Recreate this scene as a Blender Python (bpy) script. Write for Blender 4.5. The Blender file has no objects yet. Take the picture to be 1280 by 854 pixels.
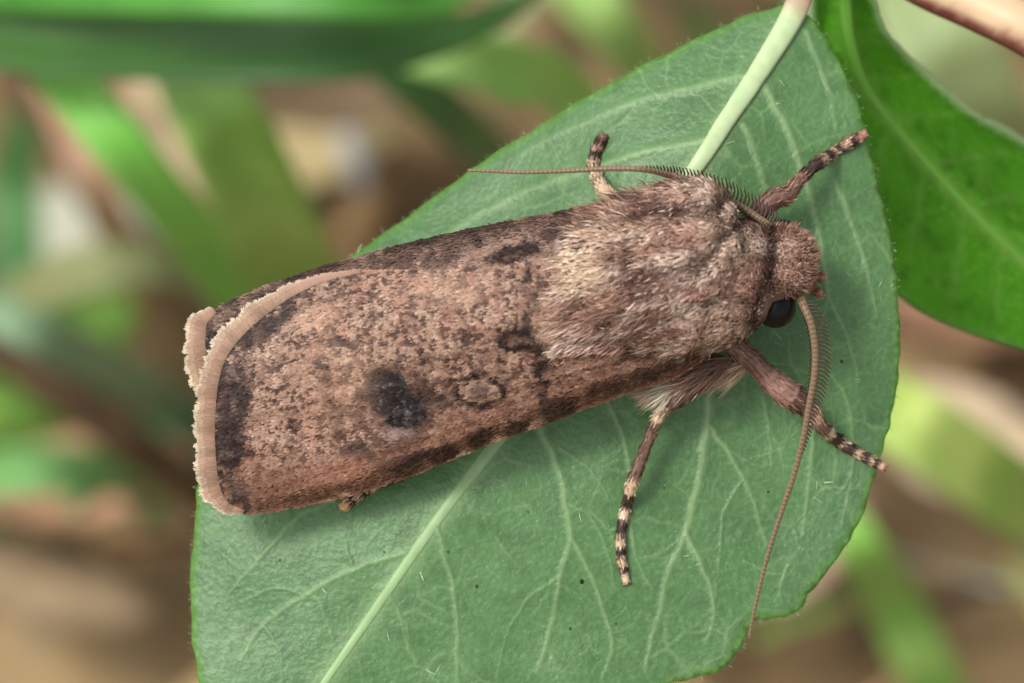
import bpy, math
import numpy as np
from mathutils import Vector, Matrix, geometry

rng = np.random.default_rng(7)
scene = bpy.context.scene
COL = scene.collection

# ------------------------------------------------------------------ camera, sky, sun, exposure
PITCH = math.radians(55.0)              # camera looks 55 degrees below the horizon
D = 190.0                               # camera to focus plane, millimetres
FRAME_W = 34.0                          # width of the picture at the focus plane, millimetres
S = FRAME_W / 1280.0                    # millimetres per photo pixel at the focus plane
C0 = np.array([0.0, 0.0, 0.118])        # focus point, metres, above the ground at z = 0
AU = np.array([1.0, 0.0, 0.0])
AV = np.array([0.0, math.sin(PITCH), math.cos(PITCH)])
AW = np.array([0.0, -math.cos(PITCH), math.sin(PITCH)])

cam_data = bpy.data.cameras.new('camera')
cam = bpy.data.objects.new('camera', cam_data)
COL.objects.link(cam)
cam.location = Vector(C0 + AW * D * 0.001)
cam.rotation_euler = (math.pi / 2 - PITCH, 0, 0)
cam_data.sensor_width = 36.0
cam_data.lens = 36.0 * D / FRAME_W
cam_data.clip_start = 0.002
cam_data.clip_end = 400.0
cam_data.dof.use_dof = True
cam_data.dof.focus_distance = (D + 0.9) * 0.001
cam_data.dof.aperture_fstop = cam_data.lens / 3.5
scene.camera = cam

SUN_EL, SUN_AZ = math.radians(62), math.radians(246)     # azimuth measured from +Y towards +X
world = bpy.data.worlds.new('World')
scene.world = world
world.use_nodes = True
wn = world.node_tree.nodes
sky = wn.new('ShaderNodeTexSky')
sky.sky_type = 'NISHITA'
sky.sun_disc = False
sky.sun_elevation = SUN_EL
sky.sun_rotation = SUN_AZ
sky.air_density = 1.0
sky.dust_density = 4.0
sky.ozone_density = 0.6
bgn = wn['Background']
bgn.inputs['Strength'].default_value = 0.14
hsv = wn.new('ShaderNodeHueSaturation')         # thin overcast: the same sky, washed towards white
hsv.inputs['Saturation'].default_value = 0.25
world.node_tree.links.new(sky.outputs[0], hsv.inputs['Color'])
world.node_tree.links.new(hsv.outputs[0], bgn.inputs['Color'])

sun_data = bpy.data.lights.new('sun', 'SUN')
sun_data.energy = 1.4
sun_data.angle = math.radians(12)
sun_data.color = (1.0, 0.96, 0.9)
sun = bpy.data.objects.new('sun', sun_data)
COL.objects.link(sun)
sdir = Vector((math.sin(SUN_AZ) * math.cos(SUN_EL), math.cos(SUN_AZ) * math.cos(SUN_EL), math.sin(SUN_EL)))
sun.rotation_euler = (-sdir).to_track_quat('-Z', 'Y').to_euler()
sun.location = (-0.3, -0.3, 1.0)

scene.view_settings.view_transform = 'Standard'
scene.view_settings.look = 'None'
scene.view_settings.gamma = 1.0
scene.view_settings.exposure = 0.64
scene.cycles.use_denoising = True
scene.cycles.max_bounces = 6
scene.cycles.transmission_bounces = 4

# ------------------------------------------------------------------ helpers
def PX(x, y, w=0.0):
    """photo pixel + height w (mm towards the camera from the focus plane) -> u, v, w in mm"""
    x, y, w = np.broadcast_arrays(np.asarray(x, float), np.asarray(y, float), np.asarray(w, float))
    f = (D - w) / D * S
    return np.stack([(x - 640) * f, (427 - y) * f, w], -1)

def WORLD(p):
    p = np.asarray(p, float)
    return C0 + 0.001 * (p[..., 0:1] * AU + p[..., 1:2] * AV + p[..., 2:3] * AW)

def TOPX(p):
    f = D / (D - p[..., 2]) / S
    return 640 + p[..., 0] * f, 427 - p[..., 1] * f

def ground_w(x, y):
    """the height w (mm) at which the ray through a pixel meets the ground z = 0"""
    du, dv = (x - 640) * S / D, (427 - y) * S / D
    ray = du * AU + dv * AV - AW
    camz = C0[2] + AW[2] * D * 0.001
    t = -camz / ray[2]
    return D - t * 1000

def srgb(*c):
    c = np.asarray(c if len(c) > 1 else c[0], float) / 255.0
    return np.where(c <= 0.04045, c / 12.92, ((c + 0.055) / 1.055) ** 2.4)

def hash2(ix, iy, seed):
    h = (ix.astype(np.int64) * 374761393 + iy.astype(np.int64) * 668265263 + seed * 1442695041) & 0x7fffffff
    h = ((h ^ (h >> 13)) * 1274126177) & 0x7fffffff
    h = (h ^ (h >> 16)) & 0xffffff
    return h / float(0xffffff)

def vnoise(x, y, seed=0):
    x = np.asarray(x, float); y = np.asarray(y, float)
    ix, iy = np.floor(x), np.floor(y)
    fx, fy = x - ix, y - iy
    fx = fx * fx * (3 - 2 * fx); fy = fy * fy * (3 - 2 * fy)
    a = hash2(ix, iy, seed); b = hash2(ix + 1, iy, seed)
    c = hash2(ix, iy + 1, seed); d = hash2(ix + 1, iy + 1, seed)
    return (a * (1 - fx) + b * fx) * (1 - fy) + (c * (1 - fx) + d * fx) * fy

def fbm(x, y, seed=0, n=4):
    s, a, t = 0.0, 0.5, 0.0
    for i in range(n):
        s = s + a * vnoise(x * 2 ** i, y * 2 ** i, seed + i * 17); t += a; a *= 0.55
    return s / t

def sstep(a, b, x):
    t = np.clip((np.asarray(x, float) - a) / (b - a), 0, 1)
    return t * t * (3 - 2 * t)

def catmull(pts, n):
    p = np.asarray(pts, float)
    p = np.vstack([2 * p[0] - p[1], p, 2 * p[-1] - p[-2]])
    m = len(p) - 3
    t = np.linspace(0, m - 1e-9, n)
    i = np.floor(t).astype(int); f = (t - i)[:, None]
    a, b, c, d = p[i], p[i + 1], p[i + 2], p[i + 3]
    return 0.5 * ((2 * b) + (c - a) * f + (2 * a - 5 * b + 4 * c - d) * f ** 2 + (3 * b - a - 3 * c + d) * f ** 3)

def inside(poly, x, y):
    poly = np.asarray(poly, float)
    r = np.zeros(np.shape(x), bool)
    x0, y0 = poly[:, 0], poly[:, 1]
    x1, y1 = np.roll(x0, -1), np.roll(y0, -1)
    for a, b, c, d in zip(x0, y0, x1, y1):
        if b == d: continue
        m = ((b > y) != (d > y)) & (x < (c - a) * (y - b) / (d - b) + a)
        r ^= m
    return r

def polydist(line, x, y, closed=False):
    """distance to a polyline and the arc parameter 0..1 of the nearest point"""
    line = np.asarray(line, float)
    if closed: line = np.vstack([line, line[:1]])
    seg = np.diff(line, axis=0); L = np.hypot(seg[:, 0], seg[:, 1]); cum = np.concatenate([[0], np.cumsum(L)])
    best = np.full(np.shape(x), 1e9); par = np.zeros(np.shape(x))
    for k in range(len(seg)):
        if L[k] < 1e-9: continue
        t = np.clip(((x - line[k, 0]) * seg[k, 0] + (y - line[k, 1]) * seg[k, 1]) / L[k] ** 2, 0, 1)
        d = np.hypot(x - line[k, 0] - t * seg[k, 0], y - line[k, 1] - t * seg[k, 1])
        m = d < best
        best = np.where(m, d, best); par = np.where(m, (cum[k] + t * L[k]) / cum[-1], par)
    return best, par

def norm(v):
    return v / np.maximum(np.linalg.norm(v, axis=-1, keepdims=True), 1e-12)

def mesh(name, uvw, faces, mat, parent=None, col=None, smooth=True, base=None, raw=False, kind=None, attr2=None):
    """numpy mesh -> one linked object. faces: list of int arrays (m,3) / (m,4). uvw in mm unless raw (metres)"""
    if base is None:
        base = np.array(parent['_base']) if parent is not None else np.zeros(3)
    v = (np.asarray(uvw, float) if raw else WORLD(uvw)) - base
    me = bpy.data.meshes.new(name)
    me.vertices.add(len(v)); me.vertices.foreach_set('co', v.astype(np.float32).ravel())
    fl = [np.asarray(f, np.int64) for f in (faces if isinstance(faces, (list, tuple)) else [faces]) if len(f)]
    loops = np.concatenate([f.ravel() for f in fl])
    tot = np.concatenate([np.full(len(f), f.shape[1]) for f in fl])
    start = np.concatenate([[0], np.cumsum(tot)[:-1]])
    me.loops.add(len(loops)); me.loops.foreach_set('vertex_index', loops.astype(np.int32))
    me.polygons.add(len(tot))
    me.polygons.foreach_set('loop_start', start.astype(np.int32))
    me.polygons.foreach_set('loop_total', tot.astype(np.int32))
    me.update(calc_edges=True)
    me.polygons.foreach_set('use_smooth', np.full(len(tot), bool(smooth)))
    def put(nm, c):
        a = me.color_attributes.new(nm, 'FLOAT_COLOR', 'POINT')
        c = np.asarray(c, np.float32)
        if c.shape[1] == 3: c = np.hstack([c, np.ones((len(c), 1), np.float32)])
        a.data.foreach_set('color', c.ravel())
    if col is not None: put('Col', col)
    if attr2 is not None: put('Mark', attr2)
    me.validate()
    me.materials.append(mat)
    o = bpy.data.objects.new(name, me)
    COL.objects.link(o)
    if parent is not None:
        o.parent = parent
    else:
        o.location = base
    o['_base'] = list(map(float, base))
    if kind: o['kind'] = kind
    return o

def tag(o, label, cat, group=None, kind=None):
    o['label'] = label; o['category'] = cat
    if group: o['group'] = group
    if kind: o['kind'] = kind
    return o

def empty(name, base):
    o = bpy.data.objects.new(name, None)
    COL.objects.link(o)
    o.empty_display_size = 0.002
    o.location = base
    o['_base'] = list(map(float, base))
    return o

def tube(path, rad, seg=10, squash=None, caps=True):
    """path (n,3) mm, rad (n,) -> verts, faces; returns also ring index parameter"""
    path = np.asarray(path, float); n = len(path)
    rad = np.broadcast_to(np.asarray(rad, float), (n,))
    T = norm(np.gradient(path, axis=0))
    ref = np.array([0, 0, 1.0])
    side = np.cross(T, ref)
    bad = np.linalg.norm(side, axis=1) < 1e-3
    side[bad] = np.array([1.0, 0, 0])
    side = norm(side); up = norm(np.cross(side, T))
    a = np.linspace(0, 2 * np.pi, seg, endpoint=False)
    sq = 1.0 if squash is None else squash
    V = path[:, None] + rad[:, None, None] * (np.cos(a)[None, :, None] * side[:, None] + sq * np.sin(a)[None, :, None] * up[:, None])
    V = V.reshape(-1, 3)
    i = np.arange(n - 1)[:, None] * seg; j = np.arange(seg)[None]; k = (j + 1) % seg
    F = np.stack([i + j, i + k, i + seg + k, i + seg + j], -1).reshape(-1, 4)
    faces = [F]
    if caps:
        V = np.vstack([V, path[0] - T[0] * rad[0] * 0.5, path[-1] + T[-1] * rad[-1] * 0.5])
        j = np.arange(seg); k = (j + 1) % seg
        faces.append(np.stack([k, j, np.full(seg, n * seg)], -1))
        faces.append(np.stack([(n - 1) * seg + j, (n - 1) * seg + k, np.full(seg, n * seg + 1)], -1))
    ring = np.concatenate([np.repeat(np.arange(n), seg), [0, n - 1]]) if caps else np.repeat(np.arange(n), seg)
    return V, faces, ring

def strips(root, dirn, length, width, nrm, bend=0.0, c0=None, c1=None, roll=0.4):
    """tapered hair-like scales: 5 verts, 3 tris each"""
    n = len(root)
    length = np.broadcast_to(length, (n,))[:, None]; width = np.broadcast_to(width, (n,))[:, None]
    dirn = norm(dirn)
    side = norm(np.cross(dirn, nrm))
    up = np.cross(side, dirn)
    r = rng.normal(0, roll, (n, 1))
    side = side * np.cos(r) + up * np.sin(r)
    b = np.broadcast_to(bend, (n,))[:, None]
    mid = root + dirn * length * 0.55 + up * b * length * 0.25
    tip = root + dirn * length + up * b * length * 0.0 - up * np.abs(b) * length * 0.1
    V = np.stack([root - side * width * 0.42, root + side * width * 0.42, mid - side * width * 0.5, mid + side * width * 0.5, tip], 1).reshape(-1, 3)
    o = np.arange(n)[:, None] * 5
    F = np.stack([o + [0, 1, 3], o + [0, 3, 2], o + [2, 3, 4]], 1).reshape(-1, 3)
    C = None
    if c0 is not None:
        C = np.stack([c0, c0, 0.5 * (c0 + c1), 0.5 * (c0 + c1), c1], 1).reshape(-1, 3)
    return V, [F], C

def shingles(root, dirn, length, width, nrm, lift, col, roll=0.12):
    """flat overlapping wing scales: 6 verts, 2 quads each, tips raised"""
    n = len(root)
    L = np.broadcast_to(length, (n,))[:, None]; Wd = np.broadcast_to(width, (n,))[:, None]
    dirn = norm(dirn - nrm * np.sum(dirn * nrm, -1, keepdims=True))
    side = norm(np.cross(dirn, nrm))
    lf = np.broadcast_to(lift, (n,))[:, None]
    r = rng.normal(0, roll, (n, 1))
    side = norm(side + nrm * r)
    p = lambda a, b, h: root + side * Wd * a + dirn * L * b + nrm * lf * h
    V = np.stack([p(-.28, 0, 0), p(.28, 0, 0), p(-.5, .6, .7), p(.5, .6, .7), p(-.3, 1, 1), p(.3, 1, 1)], 1).reshape(-1, 3)
    o = np.arange(n)[:, None] * 6
    F = np.stack([o + [0, 1, 3, 2], o + [2, 3, 5, 4]], 1).reshape(-1, 4)
    C = np.repeat(col, 6, axis=0).reshape(n, 6, 3)
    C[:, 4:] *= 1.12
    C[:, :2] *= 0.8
    return V, [F], C.reshape(-1, 3)

def sphere(c, r, sq, nu=28, nv=18):
    u = np.linspace(0, 2 * np.pi, nu, endpoint=False); v = np.linspace(0, np.pi, nv)
    V = np.stack([np.sin(v)[:, None] * np.cos(u), np.sin(v)[:, None] * np.sin(u), np.cos(v)[:, None] + 0 * u], -1).reshape(-1, 3) * np.asarray(sq) * r + c
    i = np.arange(nv - 1)[:, None] * nu; j = np.arange(nu)[None]; k = (j + 1) % nu
    return V, np.stack([i + j, i + nu + j, i + nu + k, i + k], -1).reshape(-1, 4)

def cdt(poly, pts):
    poly = np.asarray(poly, float)
    co = [Vector(p) for p in np.vstack([poly, pts])]
    r = geometry.delaunay_2d_cdt(co, [], [list(range(len(poly)))], 1, 1e-5)
    return np.array([v[:] for v in r[0]]), np.array([f for f in r[2] if len(f) == 3])

# ------------------------------------------------------------------ materials
def new_mat(name):
    m = bpy.data.materials.new(name); m.use_nodes = True
    nt = m.node_tree
    return m, nt, nt.nodes, nt.links, nt.nodes['Principled BSDF']

def col_mat(name, rough=0.6, spec=0.3, sheen=0.0, coat=0.0, transl=0.0):
    m, nt, N, L, P = new_mat(name)
    a = N.new('ShaderNodeAttribute'); a.attribute_name = 'Col'
    L.new(a.outputs['Color'], P.inputs['Base Color'])
    P.inputs['Roughness'].default_value = rough
    P.inputs['Specular IOR Level'].default_value = spec
    P.inputs['Sheen Weight'].default_value = sheen
    P.inputs['Coat Weight'].default_value = coat
    if transl > 0:
        t = N.new('ShaderNodeBsdfTranslucent'); L.new(a.outputs['Color'], t.inputs['Color'])
        mx = N.new('ShaderNodeMixShader'); mx.inputs[0].default_value = transl
        L.new(P.outputs[0], mx.inputs[1]); L.new(t.outputs[0], mx.inputs[2])
        L.new(mx.outputs[0], N['Material Output'].inputs['Surface'])
    return m

def plain_mat(name, c1, c2, scale=300.0, rough=0.55, spec=0.4, transl=0.0, bump=0.0, stretch=(1, 1, 1), tcol=None):
    """two colours mixed by noise, scale per metre"""
    m, nt, N, L, P = new_mat(name)
    tc = N.new('ShaderNodeTexCoord'); mp = N.new('ShaderNodeMapping'); mp.inputs['Scale'].default_value = stretch
    nz = N.new('ShaderNodeTexNoise'); nz.inputs['Scale'].default_value = scale; nz.inputs['Detail'].default_value = 5
    L.new(tc.outputs['Object'], mp.inputs[0]); L.new(mp.outputs[0], nz.inputs['Vector'])
    cr = N.new('ShaderNodeValToRGB')
    cr.color_ramp.elements[0].position = 0.35; cr.color_ramp.elements[1].position = 0.65
    cr.color_ramp.elements[0].color = (*c1, 1); cr.color_ramp.elements[1].color = (*c2, 1)
    L.new(nz.outputs['Fac'], cr.inputs[0]); L.new(cr.outputs[0], P.inputs['Base Color'])
    P.inputs['Roughness'].default_value = rough; P.inputs['Specular IOR Level'].default_value = spec
    if bump:
        b = N.new('ShaderNodeBump'); b.inputs['Distance'].default_value = bump; b.inputs['Strength'].default_value = 0.6
        L.new(nz.outputs['Fac'], b.inputs['Height']); L.new(b.outputs[0], P.inputs['Normal'])
    if transl:
        t = N.new('ShaderNodeBsdfTranslucent')
        if tcol is None: L.new(cr.outputs[0], t.inputs['Color'])
        else: t.inputs['Color'].default_value = (*tcol, 1)
        mx = N.new('ShaderNodeMixShader'); mx.inputs[0].default_value = transl
        L.new(P.outputs[0], mx.inputs[1]); L.new(t.outputs[0], mx.inputs[2])
        L.new(mx.outputs[0], N['Material Output'].inputs['Surface'])
    return m

def leaf_material(name, g1, g2, vein, rim, rough, spec, tert=0.35, transl=0.2):
    """Mark attribute: R = vein, G = margin, B = blotch"""
    m, nt, N, L, P = new_mat(name)
    tc = N.new('ShaderNodeTexCoord'); at = N.new('ShaderNodeAttribute'); at.attribute_name = 'Mark'
    sp = N.new('ShaderNodeSeparateColor'); L.new(at.outputs['Color'], sp.inputs[0])
    def noise(scale, detail=4, vec=None):
        n = N.new('ShaderNodeTexNoise'); n.inputs['Scale'].default_value = scale; n.inputs['Detail'].default_value = detail
        L.new(vec or tc.outputs['Object'], n.inputs['Vector']); return n
    def mix(a, b, f, mode='MIX'):
        x = N.new('ShaderNodeMix'); x.data_type = 'RGBA'; x.blend_type = mode
        for s, v in ((x.inputs[0], f), (x.inputs[6], a), (x.inputs[7], b)):
            if hasattr(v, 'is_linked'): L.new(v, s)
            else: s.default_value = v if isinstance(v, float) else (*v, 1)
        return x.outputs[2]
    def ramp(src, p0, p1, v0=0.0, v1=1.0):
        r = N.new('ShaderNodeMapRange'); r.inputs[1].default_value = p0; r.inputs[2].default_value = p1
        r.inputs[3].default_value = v0; r.inputs[4].default_value = v1
        L.new(src, r.inputs[0]); return r.outputs[0]
    big = noise(160, 3); fine = noise(5200, 3); mid = noise(1300, 4)
    c = mix(g1, g2, ramp(big.outputs['Fac'], .35, .65))
    c = mix(c, [x * 1.35 for x in g2], ramp(fine.outputs['Fac'], .48, .7, 0.0, 0.5))
    c = mix(c, [x * 0.72 for x in g1], ramp(mid.outputs['Fac'], .48, .7, 0.0, 0.6))
    # tertiary net of tiny veins: cell borders on warped coordinates
    wv = N.new('ShaderNodeVectorMath'); wv.operation = 'MULTIPLY_ADD'
    wz = noise(700, 2); L.new(wz.outputs['Color'], wv.inputs[0]); wv.inputs[1].default_value = (.0009,) * 3
    L.new(tc.outputs['Object'], wv.inputs[2])
    vo = N.new('ShaderNodeTexVoronoi'); vo.feature = 'DISTANCE_TO_EDGE'; vo.inputs['Scale'].default_value = 620
    L.new(wv.outputs[0], vo.inputs['Vector'])
    vo2 = N.new('ShaderNodeTexVoronoi'); vo2.feature = 'DISTANCE_TO_EDGE'; vo2.inputs['Scale'].default_value = 1900
    L.new(wv.outputs[0], vo2.inputs['Vector'])
    patch = ramp(noise(420, 2).outputs['Fac'], .42, .62)
    e1 = ramp(vo.outputs['Distance'], .0, .05, 1.0, 0.0); e2 = ramp(vo2.outputs['Distance'], .0, .09, 1.0, 0.0)
    ms = N.new('ShaderNodeMath'); ms.operation = 'MULTIPLY'; L.new(e1, ms.inputs[0]); L.new(patch, ms.inputs[1])
    ms2 = N.new('ShaderNodeMath'); ms2.operation = 'MULTIPLY'; L.new(ms.outputs[0], ms2.inputs[0]); ms2.inputs[1].default_value = tert
    c = mix(c, vein, ms2.outputs[0])
    m3 = N.new('ShaderNodeMath'); m3.operation = 'MULTIPLY'; L.new(e2, m3.inputs[0]); m3.inputs[1].default_value = tert * 0.3
    c = mix(c, vein, m3.outputs[0])
    c = mix(c, vein, sp.outputs[0])
    c = mix(c, rim, sp.outputs[1])
    c = mix(c, (0.10, 0.045, 0.02), sp.outputs[2])
    L.new(c, P.inputs['Base Color'])
    P.inputs['Roughness'].default_value = rough; P.inputs['Specular IOR Level'].default_value = spec
    add = N.new('ShaderNodeMath'); add.operation = 'MULTIPLY_ADD'
    L.new(e1, add.inputs[0]); add.inputs[1].default_value = 0.1; L.new(fine.outputs['Fac'], add.inputs[2])
    add2 = N.new('ShaderNodeMath'); add2.operation = 'ADD'; L.new(add.outputs[0], add2.inputs[0]); L.new(mid.outputs['Fac'], add2.inputs[1])
    b = N.new('ShaderNodeBump'); b.inputs['Distance'].default_value = 0.00006; b.inputs['Strength'].default_value = 0.7
    L.new(add2.outputs[0], b.inputs['Height']); L.new(b.outputs[0], P.inputs['Normal'])
    t = N.new('ShaderNodeBsdfTranslucent'); L.new(c, t.inputs['Color'])
    mx = N.new('ShaderNodeMixShader'); mx.inputs[0].default_value = transl
    L.new(P.outputs[0], mx.inputs[1]); L.new(t.outputs[0], mx.inputs[2])
    L.new(mx.outputs[0], N['Material Output'].inputs['Surface'])
    return m

M_scale = col_mat('wing_scale', rough=0.55, spec=0.18)
M_fur = col_mat('fur', rough=0.5, spec=0.25, transl=0.2)
M_leg = col_mat('leg_cuticle', rough=0.5, spec=0.4)
M_ant = col_mat('antenna_cuticle', rough=0.45, spec=0.4)
M_leafhair = col_mat('leaf_hair', rough=0.35, spec=0.5, transl=0.3)
M_rib = col_mat('midrib', rough=0.45, spec=0.35, transl=0.1)
M_eye = plain_mat('eye', (.004, .0035, .003), (.009, .007, .006), 4000, rough=0.3, spec=0.18)
M_leaf = leaf_material('leaf_underside', srgb(74, 112, 64), srgb(85, 124, 74), srgb(150, 178, 124), srgb(96, 146, 50), 0.42, 0.45, tert=0.26)
M_leaf2 = leaf_material('leaf_upper', srgb(80, 150, 30), srgb(98, 174, 38), srgb(150, 188, 96), srgb(178, 200, 150), 0.6, 0.18, tert=0.2, transl=0.45)

# ------------------------------------------------------------------ ground
def ground():
    t = np.linspace(-1, 1, 161)
    q = np.sinh(t * 6.2) / math.sinh(6.2) * 60
    X, Y = np.meshgrid(q, q)
    near = np.exp(-(X ** 2 + Y ** 2) / 0.35 ** 2)
    Z = near * (0.007 * (fbm(X * 40, Y * 40, 3) - 0.6)) - 0.003
    V = np.stack([X, Y, Z], -1).reshape(-1, 3)
    n = len(q); i = np.arange(n - 1)[:, None] * n; j = np.arange(n - 1)[None]
    F = np.stack([i + j, i + j + 1, i + n + j + 1, i + n + j], -1).reshape(-1, 4)
    m = plain_mat('soil', srgb(104, 84, 58), srgb(160, 136, 100), 60, rough=0.9, spec=0.1, bump=0.002)
    o = mesh('ground', V, F, m, raw=True)
    o['kind'] = 'structure'; o['label'] = 'brown earth under the plants'
ground()

# ------------------------------------------------------------------ the leaf under the moth
MID = catmull([(1012, -40), (1002, -8), (985, 30), (945, 95), (905, 155), (868, 212), (740, 395), (615, 560), (560, 632), (510, 702), (460, 775), (405, 854), (345, 945), (300, 1010)], 120)

def leaf_w(x, y):
    x = np.asarray(x, float); y = np.asarray(y, float)
    s = (x - 1000) * -.819 + (y - 5) * -.574
    l = (x - 1000) * -.574 + (y - 5) * .819
    fade = sstep(420, 850, l)
    wl = -(0.0125 * (1 - fade) + 0.003 * fade) * np.maximum(s, 0) - 0.000008 * np.maximum(s, 0) ** 2
    wr = 0.0015 * np.minimum(s, 0) * (1 - sstep(-150, -330, s)) - 0.9 * sstep(-120, -380, s)
    base = -1.5 * (1 - sstep(0, 260, l)) - 0.5 * sstep(750, 1100, l)
    wav = 0.22 * (fbm(x / 130, y / 130, 5, 2) - .5) * 2
    groove = 0.0
    return -3.1 + wl + wr + base + wav + groove

out_pts = [(1003, 8), (985, 6), (940, 17), (880, 43), (820, 73), (760, 106), (700, 141), (650, 172), (600, 205), (550, 240), (505, 274), (460, 305), (430, 328),
           (395, 356), (340, 410), (292, 480), (258, 560), (244, 635), (240, 700), (238, 760), (243, 820), (250, 870), (262, 930), (280, 985), (300, 1012),
           (345, 990), (420, 960), (560, 925), (700, 895), (800, 868), (855, 850), (900, 838), (922, 815), (932, 793), (944, 777), (975, 772), (997, 764), (1012, 742), (1050, 695),
           (1075, 650), (1095, 590), (1112, 530), (1122, 470), (1125, 400), (1120, 340), (1110, 280), (1096, 220), (1081, 160), (1065, 110), (1045, 70), (1022, 34)]
LOUT = catmull(out_pts + out_pts[:1], 620)[:-1]
_n = norm(np.stack([np.gradient(LOUT[:, 1]), -np.gradient(LOUT[:, 0])], -1))
LOUT = LOUT + _n * ((vnoise(np.arange(len(LOUT)) * 0.33, np.zeros(len(LOUT)), 9) - .5) * 3.4)[:, None]

veins = [  # polyline, half width px start, end, strength
    ([(958, 112), (985, 165), (1005, 220), (1020, 270), (1030, 330), (1036, 372)], 4.5, 2.2, .75),
    ([(930, 155), (945, 195), (958, 235), (962, 250)], 4.0, 3, .6),
    ([(1008, 40), (1028, 90), (1040, 130), (1046, 165)], 3.2, 2, .5),
    ([(1046, 230), (1065, 280), (1085, 340), (1096, 400)], 3, 1.6, .45),
    ([(1036, 372), (1050, 400), (1062, 430), (1075, 480)], 2.2, 1.4, .4),
    ([(1036, 372), (1028, 400), (1022, 440)], 2.0, 1.4, .3),
    ([(880, 470), (885, 500), (884, 530), (876, 585), (865, 640), (858, 668), (835, 715), (825, 760), (812, 810), (806, 835)], 4.6, 2.2, .75),
    ([(858, 668), (870, 690), (884, 725), (893, 768), (880, 808)], 2.8, 1.8, .65),
    ([(884, 528), (905, 558), (930, 600), (946, 640), (958, 682)], 3, 1.8, .65),
    ([(665, 505), (675, 535), (695, 580), (705, 620), (713, 672), (700, 720), (690, 780), (670, 845)], 4.2, 2.2, .75),
    ([(713, 672), (738, 718), (754, 768), (765, 808), (752, 850)], 2.6, 1.8, .6),
    ([(755, 490), (768, 520), (780, 550), (787, 590), (786, 640), (795, 695), (815, 740)], 2.6, 1.5, .5),
    ([(545, 655), (558, 705), (570, 760), (572, 860)], 3.2, 2, .55),
    ([(510, 690), (440, 712), (380, 745), (330, 780), (298, 828)], 3.2, 2, .6),
    ([(420, 625), (378, 643), (330, 690), (280, 747)], 2.8, 1.6, .5),
    ([(935, 93), (870, 108), (800, 125), (740, 150), (690, 172), (650, 195)], 4.5, 2.5, .55),
    ([(885, 174), (800, 192), (720, 217), (640, 247), (570, 285), (520, 325)], 5, 2.8, .6),
    ([(955, 495), (962, 540), (965, 585)], 2.0, 1.3, .4),
    ([(1018, 535), (1014, 580), (1008, 630), (1004, 672)], 2.4, 1.6, .5),
    ([(1040, 470), (1058, 500), (1066, 540), (1064, 600), (1050, 660)], 2.0, 1.3, .4),
    ([(1066, 590), (1050, 615), (1040, 612), (1028, 600)], 1.6, 1.2, .35),
    ([(700, 560), (740, 590), (765, 630)], 1.6, 1.1, .35),
    ([(620, 670), (640, 700), (655, 712)], 1.6, 1.1, .3),
    ([(480, 735), (500, 770), (512, 822)], 2.0, 1.2, .4),
    ([(590, 615), (620, 600), (640, 620)], 1.5, 1.1, .3),
    ([(930, 700), (958, 715), (985, 720)], 1.5, 1.1, .35),
    ([(985, 705), (975, 740), (978, 756)], 1.5, 1.1, .35),
    ([(905, 560), (940, 580), (958, 584)], 1.5, 1.1, .3),
    ([(706, 625), (740, 650), (760, 690), (770, 740)], 1.7, 1.2, .35),
    ([(700, 720), (660, 750), (635, 790), (620, 850)], 1.8, 1.2, .35),
    ([(858, 668), (830, 690), (800, 700)], 1.5, 1.1, .3),
    ([(930, 600), (905, 640), (900, 690), (893, 768)], 1.5, 1.1, .3),
    ([(330, 780), (350, 820), (352, 860)], 1.6, 1.1, .3),
    ([(380, 745), (345, 735), (300, 755)], 1.6, 1.1, .3),
    ([(440, 712), (430, 670), (440, 640)], 1.6, 1.1, .3),
    ([(800, 125), (780, 150), (740, 175)], 2.2, 1.5, .25),
]
VL = [(catmull(v[0], 14 * len(v[0])), v[1], v[2], v[3]) for v in veins]
VL = [(l + np.stack([fbm(l[:, 0] / 17, l[:, 1] / 17, 31, 2) - .5, fbm(l[:, 0] / 17, l[:, 1] / 17, 41, 2) - .5], -1) * 4.0, a, b, c) for l, a, b, c in VL]

PLANT_BASE = WORLD(PX(1500, 420, ground_w(1500, 420)))
plant = empty('leafy_twig', PLANT_BASE)
tag(plant, 'twig with a pinkish stem and two smooth green leaves, the moth sits on one', 'twig')

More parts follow.
